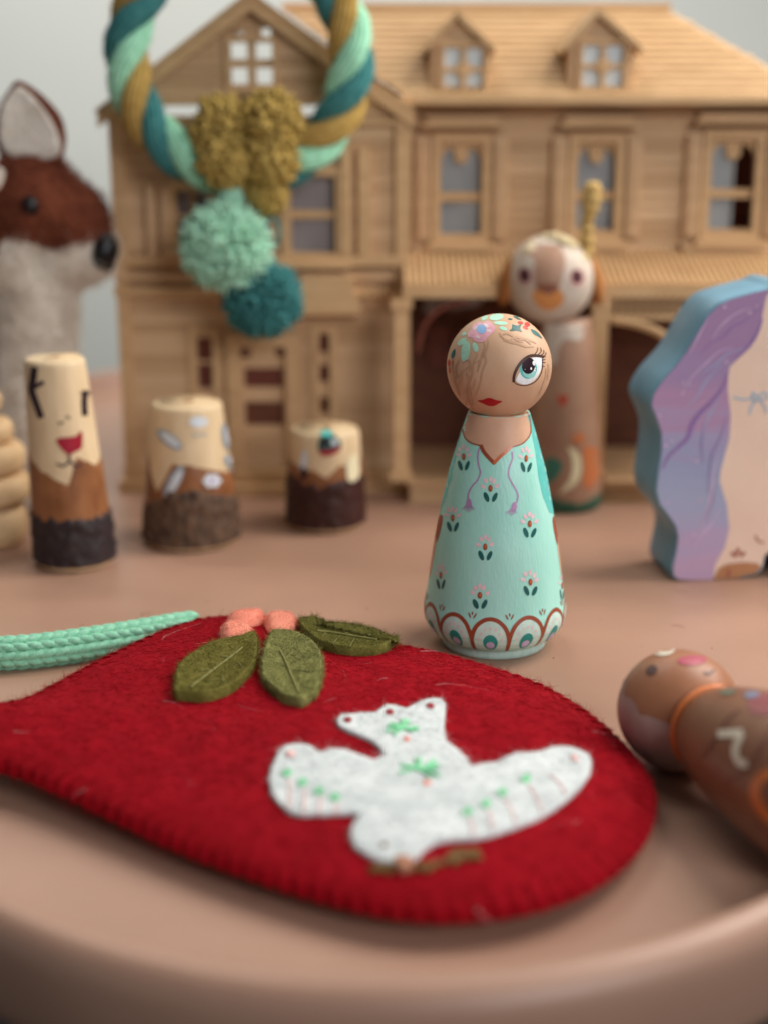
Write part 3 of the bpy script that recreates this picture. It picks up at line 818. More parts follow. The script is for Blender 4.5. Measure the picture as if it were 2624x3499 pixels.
def window(w, y, nx=2, nz_=2, fr=.3, proud=.25, bars=.14, sill=.2, infill=False):
    x0, x1, z0, z1 = w
    g = MB()
    for q in ((x0-fr, x0, z0-fr, z1+fr), (x1, x1+fr, z0-fr, z1+fr)): g.box(q[0], q[1], y-proud, y+.15, q[2], q[3])
    g.box(x0, x1, y-proud+.004, y+.146, z1, z1+fr); g.box(x0, x1, y-proud+.004, y+.146, z0-fr, z0)
    wd = g.done('window', M_trim, T_house, False)
    g = MB()
    for i in range(1, nx): xx = x0+(x1-x0)*i/nx; g.box(xx-bars/2, xx+bars/2, y-.08, y+.1, z0, z1)
    for i in range(1, nz_): zz = z0+(z1-z0)*i/nz_; g.box(x0, x1, y-.07, y+.09, zz-bars/2, zz+bars/2)
    if g.v: g.done('muntin', M_trim, wd, False)
    if sill: g = MB(); g.box(x0-fr-.2, x1+fr+.2, y-proud-.35, y-.05, z0-fr-sill, z0-fr-.005); g.done('sill', M_trim, wd, False)
    if infill: g = MB(); g.box(x0, x1, y+.11, y+.14, z0, z1); g.done('infill', M_pale_infill, wd, False)
    return wd
window(gw, YL, 2, 2, .2, .28, .3, .16)
for s_ in small: window(s_, YL, 1, 1, .1, .2, .1, 0)
w = window(wl, YL, 2, 2, .35, .3, .16); w = window(wr, YL, 1, 2, .35, .3, .3)
for u0, u1 in ((738,760),(775,800)): b = rect(u0, u1, 320, 552, YL-.3); part('pilaster', [(b[0], b[1], YL-.4, YL+.05, b[2], b[3])], M_trim)
for u0, u1 in ((318,338),(350,368)): b = rect(u0, u1, 400, 552, YL-.3); part('pilaster', [(b[0], b[1], YL-.4, YL+.05, b[2], b[3])], M_wd[2])
# door with panes and side lights
dr = rect(522, 620, 748, 918, YL)
x0, x1, z0, z1 = dr
g = MB(); g.box(x0-.5, x0, YL-.32, YL+.1, .95, z1+.5); g.box(x1, x1+.5, YL-.32, YL+.1, .95, z1+.5); g.box(x0, x1, YL-.31, YL+.09, z1, z1+.5); dfr = g.done('door_frame', M_trim, T_house, False)
dp = rect(522, 620, 795, 836, YL); dk = rect(522, 620, 868, 918, YL)
g = MB(); g.box(x0, x1, YL-.02, YL+.1, dk[3], dp[2]); g.box(x0, x1, YL-.02, YL+.1, dp[3], z1); g.box(x0, x1, YL-.02, YL+.1, .95, dk[2])
g.box(x0, x0+.13, YL-.024, YL+.1, dk[2], dp[3]); g.box(x1-.13, x1, YL-.024, YL+.1, dk[2], dp[3])
dl = g.done('door', M_wd[2], T_house, False)
g = MB(); g.box(x0+.13, x1-.13, YL+.06, YL+.09, dp[2], dp[3]); g.done('infill', M_red, dl, False)
g = MB(); g.box(x0+.13, x1-.13, YL+.06, YL+.09, dk[2], dk[3]); g.done('infill', M_dark, dl, False)
for u, v in ((532,762),(606,760)):
    c = hy(u, v, YL-.03); g = MB(); g.ball((c.x, c.y, c.z), (.2,.04,.2)); g.done('fret_hole', M_dark, dl)
c = hy(614, 850, YL-.05); g = MB(); g.ball((c.x, c.y-.02, c.z), .09); g.done('handle', M_trim, dl)
for (u0, u1, spans) in ((428,462,((730,778),(785,838))), (691,713,((722,760),(788,824),(858,892)))):
    b = rect(u0, u1, 715, 900, YL)
    g = MB(); g.box(b[0]-.28, b[0], YL-.22, YL+.1, .95, b[3]+.25); g.box(b[1], b[1]+.28, YL-.22, YL+.1, .95, b[3]+.25); g.box(b[0], b[1], YL-.21, YL+.09, b[3], b[3]+.25)
    wf = g.done('side_light', M_trim, T_house, False)
    prev = b[3]
    for v0, v1 in spans+((9999, 9999),):
        if v0 == 9999: r_ = (0, 0, .95, .95)
        else: r_ = rect(u0, u1, v0, v1, YL)
        g = MB(); g.box(b[0], b[1], YL-.05, YL+.08, r_[3], prev); g.done('rail', M_wd[2], wf, False); prev = r_[2]
        if v0 != 9999: q = MB(); q.box(b[0]+.02, b[1]-.02, YL+.12, YL+.15, r_[2], r_[3]); q.done('infill', M_red if v0 < 850 else M_dark, wf, False)  # opaque dark sheets, their colour stands for the shaded interior
# little entrance canopy right of centre
b = rect(640, 770, 598, 680, YL-.9)
g = MB(); g.prism([(b[0]-.2, b[2]+.0), (b[1]+.2, b[2]+.0), (b[1]-.2, b[3]), (b[0]+.2, b[3])], YL-.95, YL+.1); g.done('door_canopy', M_trim, T_house, False)
b = rect(500, 640, 640, 672, YL-.7); part('door_canopy', [(b[0], b[1], YL-.72, YL+.05, b[2], b[3])], M_wd[2])
b = rect(600, 660, 930, 958, YL-.9); part('step', [(door[0]-.3, door[1]+.3, YL-1.5, YL-.3, 0, .42)], M_trim); part('step', [(door[0]-.1, door[1]+.1, YL-1.0, YL-.3, .42, .9)], M_trim)

# -- long wing
XM0, XM1 = XR+.05, 15.6
ze2 = hzz(1250, 212, YM-.9); zr2 = 18.15; YR = 59.2
w1 = rect(950, 1040, 308, 505, YM); w2 = rect(1243, 1326, 308, 500, YM); w3 = rect(1530, 1626, 300, 498, YM)
z20 = hzz(1200, 545, YM); z21 = hzz(1200, 228, YM)
siding(lambda z: (XM0+.2, XM1), z20, z21, .42, YM, [w1, w2, w3])
part('side_wall', [(XM1-.3, XM1, YM+.15, YB, .9, ze2)], M_wd[1])
part('upper_floor', [(XM0, XM1-.3, YM+.2, YB, z20-.35, z20-.05)], M_wd[0])
part('dark_partition', [(hx(1584, 400, YM+2), XM1-.3, YM+2, YM+2.2, z20-.05, ze2)], M_red)
b = rect(1200, 1201, 226, 240, YM-.5); part('cornice', [(XM0, XM1+.3, YM-.55, YM+.1, z21-.05, ze2+.02), (XM0, XM1+.35, YM-1.0, YM-.56, ze2-.2, ze2+.02)], M_wd[1])
for w in (w1, w2, w3):
    wd = window(w, YM, 1, 1, .32, .3, .14, .26)
    x0, x1, z0, z1 = w
    for s_ in (-1, 1):
        xx = x0-.95 if s_ < 0 else x1+.4
        g = MB(); g.box(xx, xx+.55, YM-.38, YM-.08, z0-.2, z1+.2)
        for k in range(11): zz = z0-.1+(z1-z0+.2)*k/11; g.box(xx+.1, xx+.45, YM-.46, YM-.379, zz+.04, zz+.2)
        g.done('shutter', M_wd[2], wd, False)
    g = MB(); g.box(x0-.75, x1+.75, YM-.75, YM-.05, z1+.55, z1+.72); g.box(x0-.55, x1+.55, YM-.5, YM-.05, z1+.72, z1+.95); g.done('window_head', M_trim, wd, False)
    g = MB(); g.box(x0, x1, YM-.05, YM+.06, z0+(z1-z0)*.36, z0+(z1-z0)*.46); g.done('muntin', M_trim, wd, False); g = MB()
    g.prism([(x0,z1-.01),(x1,z1-.01),(x1,z1-.7),(x1-.2,z1-.3),((x0+x1)/2+.3,z1-.16),((x0+x1)/2+.26,z1-.62),((x0+x1)/2,z1-.8),((x0+x1)/2-.26,z1-.62),((x0+x1)/2-.3,z1-.16),(x0+.2,z1-.3),(x0,z1-.7)], YM-.06, YM+.05)
    g.done('fretwork', M_trim, wd, False)
    g = MB(); q = [(x0-1.05, z0-.45), (x0-.7, z0-.95), (x1+.7, z0-.95), (x1+1.05, z0-.45)]; g.prism(q, YM-.5, YM-.02); g.done('window_apron', M_wd[2], wd, False)
M_grey_infill = mat('muted pane', (158,160,160), (142,144,146), scale=.6, rough=.35)  # opaque grey, stands for the dim wall seen through open windows
M_mauve_infill = mat('mauve pane', (160,152,152), (142,132,132), scale=.4, rough=.35)
for x0, x1, z0, z1, m in ((*w1, M_grey_infill), (*w2, M_grey_infill), (w3[0], w3[0]*.45+w3[1]*.55, w3[2], w3[3], M_grey_infill)): part('infill', [(x0, x1, YM+.12, YM+.15, z0, z1)], m)
for w in (wl, wr): part('infill', [(w[0], w[1], YL+.12, YL+.15, w[2], w[3])], M_mauve_infill)  # same stand-in sheets for the gabled wing's open windows
# roof: slab, ribbed shingles, hip
rx0, rx1 = -4.0, XM1+.5
hipx = hx(1436, 8, YR)
ye = YM-1.0
g = MB()
v8 = [(XR+.1,ye,ze2),(rx1,ye,ze2),(hipx,YR,zr2),(rx0,YR,zr2),(rx1,YB,ze2),(XR+.1,YB,ze2)]
g.add(v8, [(0,1,2,3),(1,4,2),(4,5,3,2)])
g.done('roof', M_roof, T_house, False)
g = MB()
sl_ = Vector((0, YR-ye, zr2-ze2)); SLn = sl_.length; sd = sl_.normalized(); nrm = Vector((0, -sd.z, sd.y))
RW = 13; CW = .215
for r_ in range(RW):
    t0, t1 = r_/RW, (r_+1.06)/RW
    xmax = rx1+(hipx-rx1)*(r_+.5)/RW
    x = rx0+(XR+.1-rx0)*(1-(r_+.5)/RW)+(CW/2 if r_ % 2 else 0)
    while x < xmax-CW:
        a = Vector((0, ye, ze2))+sl_*t0; b_ = Vector((0, ye, ze2))+sl_*min(1, t1)
        lft = .09+random.uniform(-.01,.015)
        g.add([Vector((x+.02, a.y, a.z))+nrm*lft, Vector((x+CW-.02, a.y, a.z))+nrm*lft, Vector((x+CW-.02, b_.y, b_.z))+nrm*.03, Vector((x+.02, b_.y, b_.z))+nrm*.03,
               Vector((x+.02, a.y, a.z))+nrm*.005, Vector((x+CW-.02, a.y, a.z))+nrm*.005], [(0,1,2,3),(4,5,1,0),(4,0,3),(5,2,1)])
        x += CW
sh_ = g.done('shingles', M_roof, T_house, False); sh_['kind'] = 'stuff'
part('ridge', [(rx0, hipx+.2, YR-.2, YR+.2, zr2-.02, zr2+.2)], M_trim)
part('gutter', [(XM0-.2, rx1+.1, ye-.25, ye+.05, ze2-.22, ze2+.06)], M_trim)
# dormers
for u0, u1, ua, va, wx0, wx1, wv0, wv1 in ((930,1050,986,40,958,1043,102,197), (1228,1366,1290,36,1257,1345,95,190)):
    yd = YM-.55
    w = rect(wx0, wx1, wv0, wv1, yd); xa0, xb0 = hx(u0, 150, yd), hx(u1, 150, yd); za = hzz(ua, va, yd); zs = hzz(ua, 98, yd); xm = hx(ua, va, yd)
    zb = hzz(ua, 207, yd)
    g = MB()
    g.box(xa0, w[0], yd, yd+.2, zb, zs); g.box(w[1], xb0, yd, yd+.2, zb, zs); g.box(w[0], w[1], yd+.003, yd+.197, w[3], zs) if w[3] < zs else None; g.box(w[0], w[1], yd+.003, yd+.197, zb, w[2])
    g.prism([(xa0, zs), (xb0, zs), (xm, za)], yd, yd+.2)
    g.box(xa0, xa0+.15, yd+.2, YR-.5, zb, zs); g.box(xb0-.15, xb0, yd+.2, YR-.5, zb, zs)
    dm = g.done('dormer', M_wd[0], T_house, False)
    g = MB()
    for xe, sg in ((xa0-.28, -1), (xb0+.28, 1)):
        ze_ = zs-.3; g.prism([(xm, za+.02), (xe, ze_), (xe, ze_+.22), (xm, za+.28)], yd-.3, YR-.3)
    g.done('dormer_roof', M_roof, dm, False)
    x0, x1, z0, z1 = w
    g = MB(); fr = .16
    for q in ((x0-fr, x0, z0-fr, z1+fr), (x1, x1+fr, z0-fr, z1+fr)): g.box(q[0], q[1], yd-.15, yd-.005, q[2], q[3])
    g.box(x0, x1, yd-.146, yd-.005, z1, z1+fr); g.box(x0, x1, yd-.146, yd-.005, z0-fr, z0)
    for i in (1,): xx = (x0+x1)/2; g.box(xx-.09, xx+.09, yd-.1, yd+.02, z0, z1)
    zz = (z0+z1)/2; g.box(x0, x1, yd-.094, yd+.016, zz-.09, zz+.09); g.ball((xx, yd-.08, zz), (.3,.06,.3), 0, 12, 6)
    g.done('window_frame', M_trim, dm, False)
    g = MB(); g.box(x0, x1, yd+.08, yd+.12, z0, z1); g.done('infill', M_pale_infill, dm, False)
# porch
yp = 51.6; zp1 = hzz(1200, 538, YM); zp0 = hzz(1200, 618, yp)
px0, px1 = XM0-.1, XM1+.4
g = MB(); g.add([(px0,yp,zp0),(px1,yp,zp0),(px1,YM-.02,zp1),(px0,YM-.02,zp1),(px0,yp,zp0-.2),(px1,yp,zp0-.2),(px1,YM-.02,zp1-.2),(px0,YM-.02,zp1-.2)], [(0,1,2,3),(7,6,5,4),(0,4,5,1),(1,5,6,2),(3,7,4,0)]); g.done('porch_roof', M_roof, T_house, False)
g = MB(); sl_ = Vector((0, YM-yp, zp1-zp0)); sd = sl_.normalized(); nrm = Vector((0, -sd.z, sd.y)); x = px0
while x < px1-.2:
    a = Vector((x, yp, zp0)); b_ = a+sl_
    g.add([a+nrm*.004, a+nrm*.09+Vector((.05,0,0)), a+nrm*.09+Vector((.12,0,0)), a+nrm*.004+Vector((.17,0,0)), b_+nrm*.004, b_+nrm*.09+Vector((.05,0,0)), b_+nrm*.09+Vector((.12,0,0)), b_+nrm*.004+Vector((.17,0,0))], [(0,1,5,4),(1,2,6,5),(2,3,7,6),(3,2,1,0)]); x += .235
o = g.done('shingles', M_roof, T_house, False); o['kind'] = 'stuff'
part('porch_beam', [(px0, px1, yp-.08, yp+.25, zp0-.42, zp0-.06)], M_trim)
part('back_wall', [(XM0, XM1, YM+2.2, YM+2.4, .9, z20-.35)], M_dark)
part('porch_floor', [(XM0+.2, XM1, yp+.1, YM+2.2, .0, .72), (XM0+.1, XM1, yp-.05, YM+2.2, .72, .9)], M_wd[1])
for u in (866, 1292, 1600):
    c = hx(u, 800, yp+.1); part('porch_post', [(c-.28, c+.28, yp-.06, yp+.35, .9, zp0-.42), (c-.4, c+.4, yp-.12, yp+.4, .9, 1.3), (c-.4, c+.4, yp-.12, yp+.4, zp0-.8, zp0-.5)], M_trim)
xs0, xs1 = hx(1280, 650, yp), hx(1660, 650, yp); x = xs0
zfr = hzz(1400, 682, yp)
while x < xs1: part('frieze_slat', [(x, x+.14, yp+.02, yp+.14, zfr, zp0-.42)], M_trim); x += .3
part('frieze_rail', [(xs0-.1, xs1, yp-.02, yp+.2, zfr-.16, zfr)], M_trim)
pts = [hy(1318,690,yp+.1), hy(1375,700,yp+.1), hy(1428,722,yp+.1), hy(1462,760,yp+.1), hy(1480,815,yp+.1)]
g = MB(); g.tube(catmull(pts, 5), .17, 8); g.done('arch_bracket', M_trim, T_house)
pts = [hy(900,760,yp+.1), hy(915,705,yp+.1), hy(950,668,yp+.1), hy(1010,650,yp+.1)]
g = MB(); g.tube(catmull(pts, 5), .1, 8); g.done('arch_bracket', M_red, T_house)
# things glimpsed inside the porch
M_lace = mat('white lace', (190,186,190), (160,156,164), scale=3, rough=.9, bump=.6, bscale=6, dist=.1)
g = MB()
for k in range(16): c = hy(random.uniform(925,1042), random.uniform(636,662), YM+1.9); g.ball(c, (.35,.2,.26), 0, 10, 6)
g.done('lace_valance', M_lace, T_house)
for u0, u1, v0, v1 in ((925,968,700,790),(985,1020,700,770),(1300,1330,720,790)):
    b = rect(u0, u1, v0, v1, YM+2.1); part('wall_panel', [(b[0], b[1], YM+2.0, YM+2.18, b[2], b[3])], M_red)
# ------------------------------------------------------------------ braided yarn wreath with pompoms, hung on the gable finial
def yarn(name, c, c2): return mat(name, c, c2, scale=3, rough=.95, bump=.7, bscale=5, bstretch=(2,2,2), dist=.06, sheen=.2, spec=.1)
Y_mus = yarn('mustard yarn', (198,166,98), (174,141,76)); Y_teal = yarn('teal yarn', (80,142,140), (60,120,122)); Y_mint = yarn('mint yarn strand', (182,238,206), (156,216,182))
YW = 52.2
wc = hy(518, 128, YW); RW_ = (hy(761, 128, YW)-wc).length
T_wr = thing('yarn_wreath', 'braided yarn wreath in mustard, teal and mint with three pompoms, hanging on the house gable', 'wreath', (wc.x, YW, 0))
TURN = 6; NS = 360
for c, m in enumerate((Y_mus, Y_mint, Y_teal)):
    pts = []; ph0 = 2*math.pi*c/3 + 2.55
    for i in range(NS+1):
        a = 2*math.pi*i/NS
        rad_ = Vector((math.cos(a), 0, math.sin(a))); ph = ph0 + TURN*a
        pts.append(wc + rad_*(RW_+.36*math.cos(ph)) + Vector((0,1,0))*(.36*math.sin(ph)))
    # three plies of yarn side by side make each strand soft and ribbed
    g = MB(); g.tube(pts, .41, 16, cap=False)
    st = g.done('strand', m, T_wr)
    g = MB()
    for q in range(14):
        pp = []
        for i in range(0, NS+1, 2):
            t = (pts[min(i+1,NS)]-pts[max(i-1,0)]).normalized(); u = t.cross(Vector((0,1,0))).normalized(); w = t.cross(u)
            an = 2*math.pi*q/14 + i*.02
            pp.append(pts[i]+(u*math.cos(an)+w*math.sin(an))*.39)
        g.tube(pp, .07, 5, cap=False)
    g.done('yarn', m, st)
    S, Nn = mesh_samples(st, 4200); fibres('yarn_fuzz', S+Nn*.04, Nn, .26, .009, m, st, up=.45, curl=1.4)
def pompom(lobes, m, n, wid, label, loose=.1):
    "yarn ends springing from one or several tied centres"
    g = MB()
    for c, r, sq in lobes:
        g.ball(c, tuple(r*.62*q for q in sq), 0, 14, 10)
        for k in range(n):
            d = Vector(rng.normal(size=3)); d.normalize()
            if d.y > .55: continue
            rr = r*random.uniform(.9-loose, 1.03+loose)
            d2 = (d+Vector(rng.normal(size=3))*(.08+loose*.7)).normalized()
            e = Vector((d.x*sq[0], d.y*sq[1], d.z*sq[2])); e2 = Vector((d2.x*sq[0], d2.y*sq[1], d2.z*sq[2]))
            g.tube([c+e*r*.5, c+e*rr*.75, c+e2*rr*.93, c+e2*rr], [wid*.8, wid, wid*1.15, wid*.6], 5)
    o = g.done('pompom', m, T_wr); o['label'] = label
    S, Nn = mesh_samples(o, 3000); fibres('yarn_fuzz', S, Nn, .16, .006, m, o, up=.6, curl=1.2)
    return o
Y_mus2 = yarn('mustard pompom yarn', (196,168,98), (166,138,72)); Y_mint2 = yarn('mint pompom yarn', (194,238,212), (168,218,190))
def at(u, v, y, y2): a = hy(u, v, y); return Vector((a.x, y2, a.z))
pompom([(at(482,275,52,51.6), 1.02, (1,.8,1.1)), (at(588,268,52,51.5), 1.08, (1,.8,1.1)), (at(492,345,52,51.4), .98, (1,.8,1)), (at(592,345,52,51.45), .95, (1,.8,1)), (at(580,420,52,51.7), .72, (.95,.8,1))], Y_mus2, 520, .085, 'shaggy two-lobed mustard pompom', .14)
pompom([(at(490,532,51.5,51.2), 1.58, (1,.85,.98)), (at(500,440,51.5,51.5), .55, (.8,.8,1.3))], Y_mint2, 1500, .05, 'mint pompom', .12)
pompom([(at(567,648,51.5,51.7), 1.42, (1,.85,.97))], Y_teal, 1300, .065, 'teal pompom', .08)
g = MB(); cc = hy(588, 500, 51.6); pp = [cc+Vector((math.cos(t)*.28, 0, math.sin(t)*.5)) for t in [i*.35 for i in range(-5, 7)]]
g.tube([hy(560,425,51.6)]+pp+[hy(575,600,51.8)], .07, 6); g.done('hanging_loop', Y_teal, T_wr)

# ------------------------------------------------------------------ painted twig figures
M_peel = mat('peeled twig wood', (228,202,164), (214,186,146), scale=2, stretch=(2,2,.3), rough=.55, bump=.25, bscale=6, bstretch=(2,2,.4), dist=.03)
M_cut = mat('cut twig end', (226,200,160), (206,172,130), scale=2.5, rough=.6, bump=.2)
M_amb = mat('amber inner bark', (156,102,62), (124,76,44), scale=1.6, stretch=(1,1,.6), rough=.45, bump=.3, bscale=6, dist=.03)
M_bark = mat('dark bark', (50,36,36), (34,24,28), scale=2, rough=.6, bump=.8, bscale=7, dist=.06)
M_bark2 = mat('grey brown bark', (112,84,62), (62,44,36), scale=4.5, stretch=(1,1,.5), rough=.7, bump=1, bscale=7, bstretch=(1,1,.5), dist=.08)
M_bark3 = mat('red brown bark', (66,32,26), (50,22,20), scale=2, rough=.5, bump=.3, bscale=7, dist=.04)
M_ink = paint('plum ink', (44,24,34)); M_crim = paint('crimson paint', (150,16,40)); M_silv = paint('silver grey paint', (206,212,218)); M_sgrey = paint('slate grey paint', (150,160,168)); M_cream = paint('cream paint', (226,216,180))
def twig(name, label, u, v, r0, r1, h, lean, edge1, edge2, mats, wob):
    b = hz(u, v, 0); y = b.y + r0
    T = thing(name, label, 'twig figure', (b.x*y/b.y, y, 0), 'painted twig figures')
    M = Matrix.Translation(T.location)
    L_ = Lathe([(r0*.86,0),(r0*.97,.06),(r0,.25),(r0*.7+r1*.3,h*.35),(r0*.3+r1*.7,h*.7),(r1*1.0,h*.93),(r1*.98,h-.12),(r1*.93,h-.03),(r1*.86,h)], M, lean)
    body_ = L_.mesh('stem', mats[0], T, 72, 0)
    g = MB(); g.tube([L_.M @ Vector((lean[0]*z, lean[1]*z, z)) for z in (h-.05, h+.012)], [r1*.80, r1*.80], 40); g.tube([L_.M @ Vector((lean[0]*z+r1*.05, lean[1]*z, z)) for z in (h-.05, h+.02)], [r1*.18, r1*.15], 16, 1); g.done('cut_end', [M_cut, M_amb], T)
    L_.sleeve('inner_bark', .16 if edge2 else .02, edge1, .03, mats[1], T, jag=.06)
    if edge2: L_.sleeve('bark', .22, edge2, .085, mats[2], T, jag=.17, rough=.08)
    return T, body_, L_
T, tw, LL = twig('twig_figure', 'tall twig figure with painted dark antlers and a red nose, beside the deer', 167, 1240, 1.26, .97, 6.75, (-.045, 0),
    [(-180,3.8),(-90,3.95),(-40,3.45),(14,2.85),(32,3.75),(70,3.35),(120,3.7),(180,3.8)], [(-180,1.8),(-60,1.85),(0,1.75),(90,1.8),(180,1.8)], (M_peel, M_amb, M_bark), .02)
pK = surf_proj(bvh_of(tw), 'K')
p = Paint(pK); p.stroke([(152,195),(148,240),(140,290),(155,340),(182,415)], 30, M_ink, .02, taper=-.1); p.stroke([(148,285),(175,268),(192,262)], 18, M_ink, .024); p.stroke([(150,250),(136,225)], 14, M_ink, .024); p.done('antler', T)
p = Paint(pK); p.stroke([(376,190),(386,235),(380,290),(366,330),(368,405)], 28, M_ink, .02, taper=-.1); p.stroke([(368,310),(350,305)], 14, M_ink, .024); p.stroke([(385,260),(398,245)], 14, M_ink, .024); p.done('antler', T)
p = Paint(pK); p.blob([(248,505),(290,498),(330,492),(350,470),(356,500),(352,545),(325,560),(300,572),(275,555),(255,530)], M_crim, .035, 14, per=3); p.done('nose', T)
p = Paint(pK); p.stroke([(300,570),(303,605)], 9, M_ink, .04); p.stroke([(248,612),(275,622),(305,605),(330,622),(355,612)], 9, M_ink, .04); p.done('mouth', T)
p = Paint(pK); p.stroke([(252,432),(265,440),(278,430)], 6, M_ink, .02); p.stroke([(285,412),(296,408),(304,420)], 6, M_ink, .02); p.done('eyelashes', T)

T, tw, LL = twig('twig_figure', 'twig figure with silver wings and a mottled grey bark base, near the house door', 417, 1197, 1.62, 1.20, 4.85, (0.0, 0),
    [(-180,3.0),(-95,3.3),(-75,3.15),(-40,2.0),(-15,3.0),(10,2.95),(75,2.5),(110,2.9),(180,3.0)], [(-180,1.6),(-70,1.3),(-20,2.1),(20,2.15),(75,1.7),(180,1.6)], (M_peel, M_amb, M_bark2), .02)
pK = surf_proj(bvh_of(tw), 'K')
def wing(x, y, rx, ry, rot, T):
    p = Paint(pK); p.dot(x, y, rx, ry, M_sgrey, rot, .045); p.dot(x+6, y, rx*.6, ry*.72, M_silv, rot, .065); p.done('wing', T)
wing(735, 508, 26, 66, -52, T); wing(755, 690, 26, 78, 28, T); wing(975, 495, 17, 60, -8, T); wing(1003, 622, 20, 58, -35, T)
p = Paint(pK); p.dot(860, 432, 40, 24, M_silv, 0, .02); p.done('hair_tuft', T)
p = Paint(pK); p.stroke([(832,482),(848,494),(864,480)], 7, M_sgrey, .02); p.stroke([(870,482),(880,492),(892,478)], 7, M_sgrey, .02); p.done('eyelashes', T)
p = Paint(pK)
for k in range(6): t = R(60*k); p.dot(912+24*math.cos(t), 685+20*math.sin(t), 15, 12, M_silv, 0, .10)
p.dot(912, 685, 12, 10, M_lav, 0, .12)
p.done('flower', T)

T, tw, LL = twig('twig_figure', 'shortest twig figure with a tiny round robin painted above a smooth red-brown base', 705, 1156, 1.36, 1.22, 3.55, (0.0, 0),
    [(-180,2.4),(-90,2.5),(-40,2.35),(-10,2.2),(5,2.0),(25,2.45),(50,2.3),(90,2.6),(180,2.4)], [(-180,1.9),(-50,2.0),(-5,1.7),(25,1.95),(90,1.9),(180,1.9)], (M_peel, M_amb, M_bark3), .02)
pK = surf_proj(bvh_of(tw), 'K')
p = Paint(pK); p.blob([(1375,545),(1382,505),(1400,470),(1420,462),(1440,485),(1470,515),(1472,545),(1440,570),(1400,575)], M_dteal, .02, 14, per=3); p.dot(1412, 482, 26, 14, M_teal, 0, .03); p.dot(1405, 520, 18, 18, M_ink, 0, .035); p.dot(1445, 520, 14, 14, M_silv, 0, .035)
p.blob([(1380,555),(1430,550),(1472,535),(1462,560),(1420,578),(1392,574)], M_crim, .04, 12, per=3); p.done('robin', T)
p = Paint(pK); p.dot(1522, 635, 27, 66, M_cream, 2, .06); p.done('wing', T)
p = Paint(pK); p.dot(1318, 610, 15, 58, M_silv, 5, .06); p.dot(1318, 655, 14, 30, M_ink, 0, .065); p.done('wing', T)

# ------------------------------------------------------------------ peg animal doll behind the mint doll
YP = 51.6
b = hy(1208, 1095, YP); xl = b.x
T_ll = thing('peg_animal', 'blurred pale wooden peg animal with orange snout and floppy tan ears, behind the mint doll', 'peg doll', (xl, YP, 0))
M_lb = mat('beige brown paint', (176,138,114), (164,124,102), scale=1, rough=.5); M_lc = mat('cream animal paint', (210,196,180), (196,178,162), scale=1, rough=.5)
M_lt = mat('tan felt ear', (178,118,62), (156,98,48), scale=2, rough=.9, bump=.4); M_lo = paint('orange tan paint', (206,138,80)); M_ln = paint('nose brown paint', (136,84,66)); M_le = paint('wine brown paint', (78,38,44)); M_lp = paint('blush paint', (214,166,156))
LB = Lathe([(1.36,0),(1.50,.1),(1.54,.4),(1.50,1.2),(1.38,2.6),(1.22,4.2),(1.08,5.6),(.98,6.4),(.9,7.0)], Matrix.Translation((xl, YP, 0)))
lb = LB.mesh('body', M_lb, T_ll, 72)
hl = hy(1187, 603, YP); lr = 1.60
g = MB(); g.ball(hl, (lr, lr, lr*1.0), 0, 64, 40); lh = g.done('head', M_lc, T_ll)
pM, pF = surf_proj(bvh_of(lh), 'M'), surf_proj(bvh_of(lb), 'F')
p = Paint(pM); p.blob([(650,1300),(640,1270),(660,1248),(705,1238),(755,1250),(775,1280),(765,1315),(720,1340),(675,1330)], M_lo, .02, 20); p.blob([(655,1235),(690,1225),(730,1225),(755,1240),(735,1262),(705,1270),(675,1260)], M_ln, .03, 14); p.done('snout', lh)
p = Paint(pM); p.blob([(600,1080),(640,1060),(700,1055),(760,1070),(780,1130),(770,1190),(755,1235),(700,1230),(660,1235),(640,1190),(650,1130),(625,1100)], M_lb, .012, 24); p.done('forehead_patch', lh)
for x, y in ((605,1190),(828,1196)):
    p = Paint(pM); p.dot(x, y-8, 46, 58, M_lc, 0, .018); p.dot(x+3, y+4, 34, 40, M_lp, 0, .024); p.dot(x+2, y, 25, 32, M_le, -8, .03); p.done('eye', lh)
for s_, uu in ((-1, 1098), (1, 1282)):
    c = hy(uu, 600, YP); g = MB(); g.ball((c.x, YP+.1, c.z-.1), (.32,.75,.95), 0, 20, 14, Matrix.Rotation(s_*-.25, 4, 'Y')); g.done('ear', M_lt, T_ll)
M_fl = mat('cream fleece', (226,208,170), (206,184,142), scale=3, rough=.95, bump=.8, bscale=5, dist=.06)
g = MB()
for k in range(46):
    a = random.uniform(-1.2, 1.2); q = random.uniform(-.4, 1.0)
    c = hl + Vector((math.sin(a)*1.15, -.5+q*.9, math.cos(a)*1.42+.05-abs(q)*.12)); rr = random.uniform(.14,.26); g.ball(c, (rr*1.2, rr, rr), 0, 10, 7)
g.done('fleece', M_fl, T_ll)
g = MB()
for u, v, r_ in ((1264,545,.30),(1266,520,.28),(1268,495,.25),(1270,470,.24),(1274,448,.3),(1277,428,.36),(1279,412,.34)):
    c = hy(u, v, YP-.3); g.ball(c, (r_, r_, r_), 0, 12, 8)
    for k in range(16):
        d = Vector(rng.normal(size=3)).normalized(); g.tube([c+d*r_*.8, c+d*(r_+.12)], [.05,.01], 4)
g.done('tuft', mat('straw felt', (206,174,112), (186,150,88), scale=3, rough=.95, bump=.6), T_ll)
p = Paint(pF); p.blob([(940,330),(1000,310),(1120,320),(1150,400),(1120,440),(1050,430),(1010,480),(990,570),(950,560),(930,450)], M_lc, .02, 30); p.done('bib', lb)
p = Paint(pF); p.blob([(1000,760),(1020,742),(1032,760),(1048,742),(1062,765),(1030,812)], paint('heart red paint', (186,70,48)), .02, 14); p.done('heart', lb)
M_or = paint('muted orange paint', (196,116,70)); M_gr = paint('fir green paint', (44,96,78)); M_rp = paint('muted teal paint', (60,124,108))
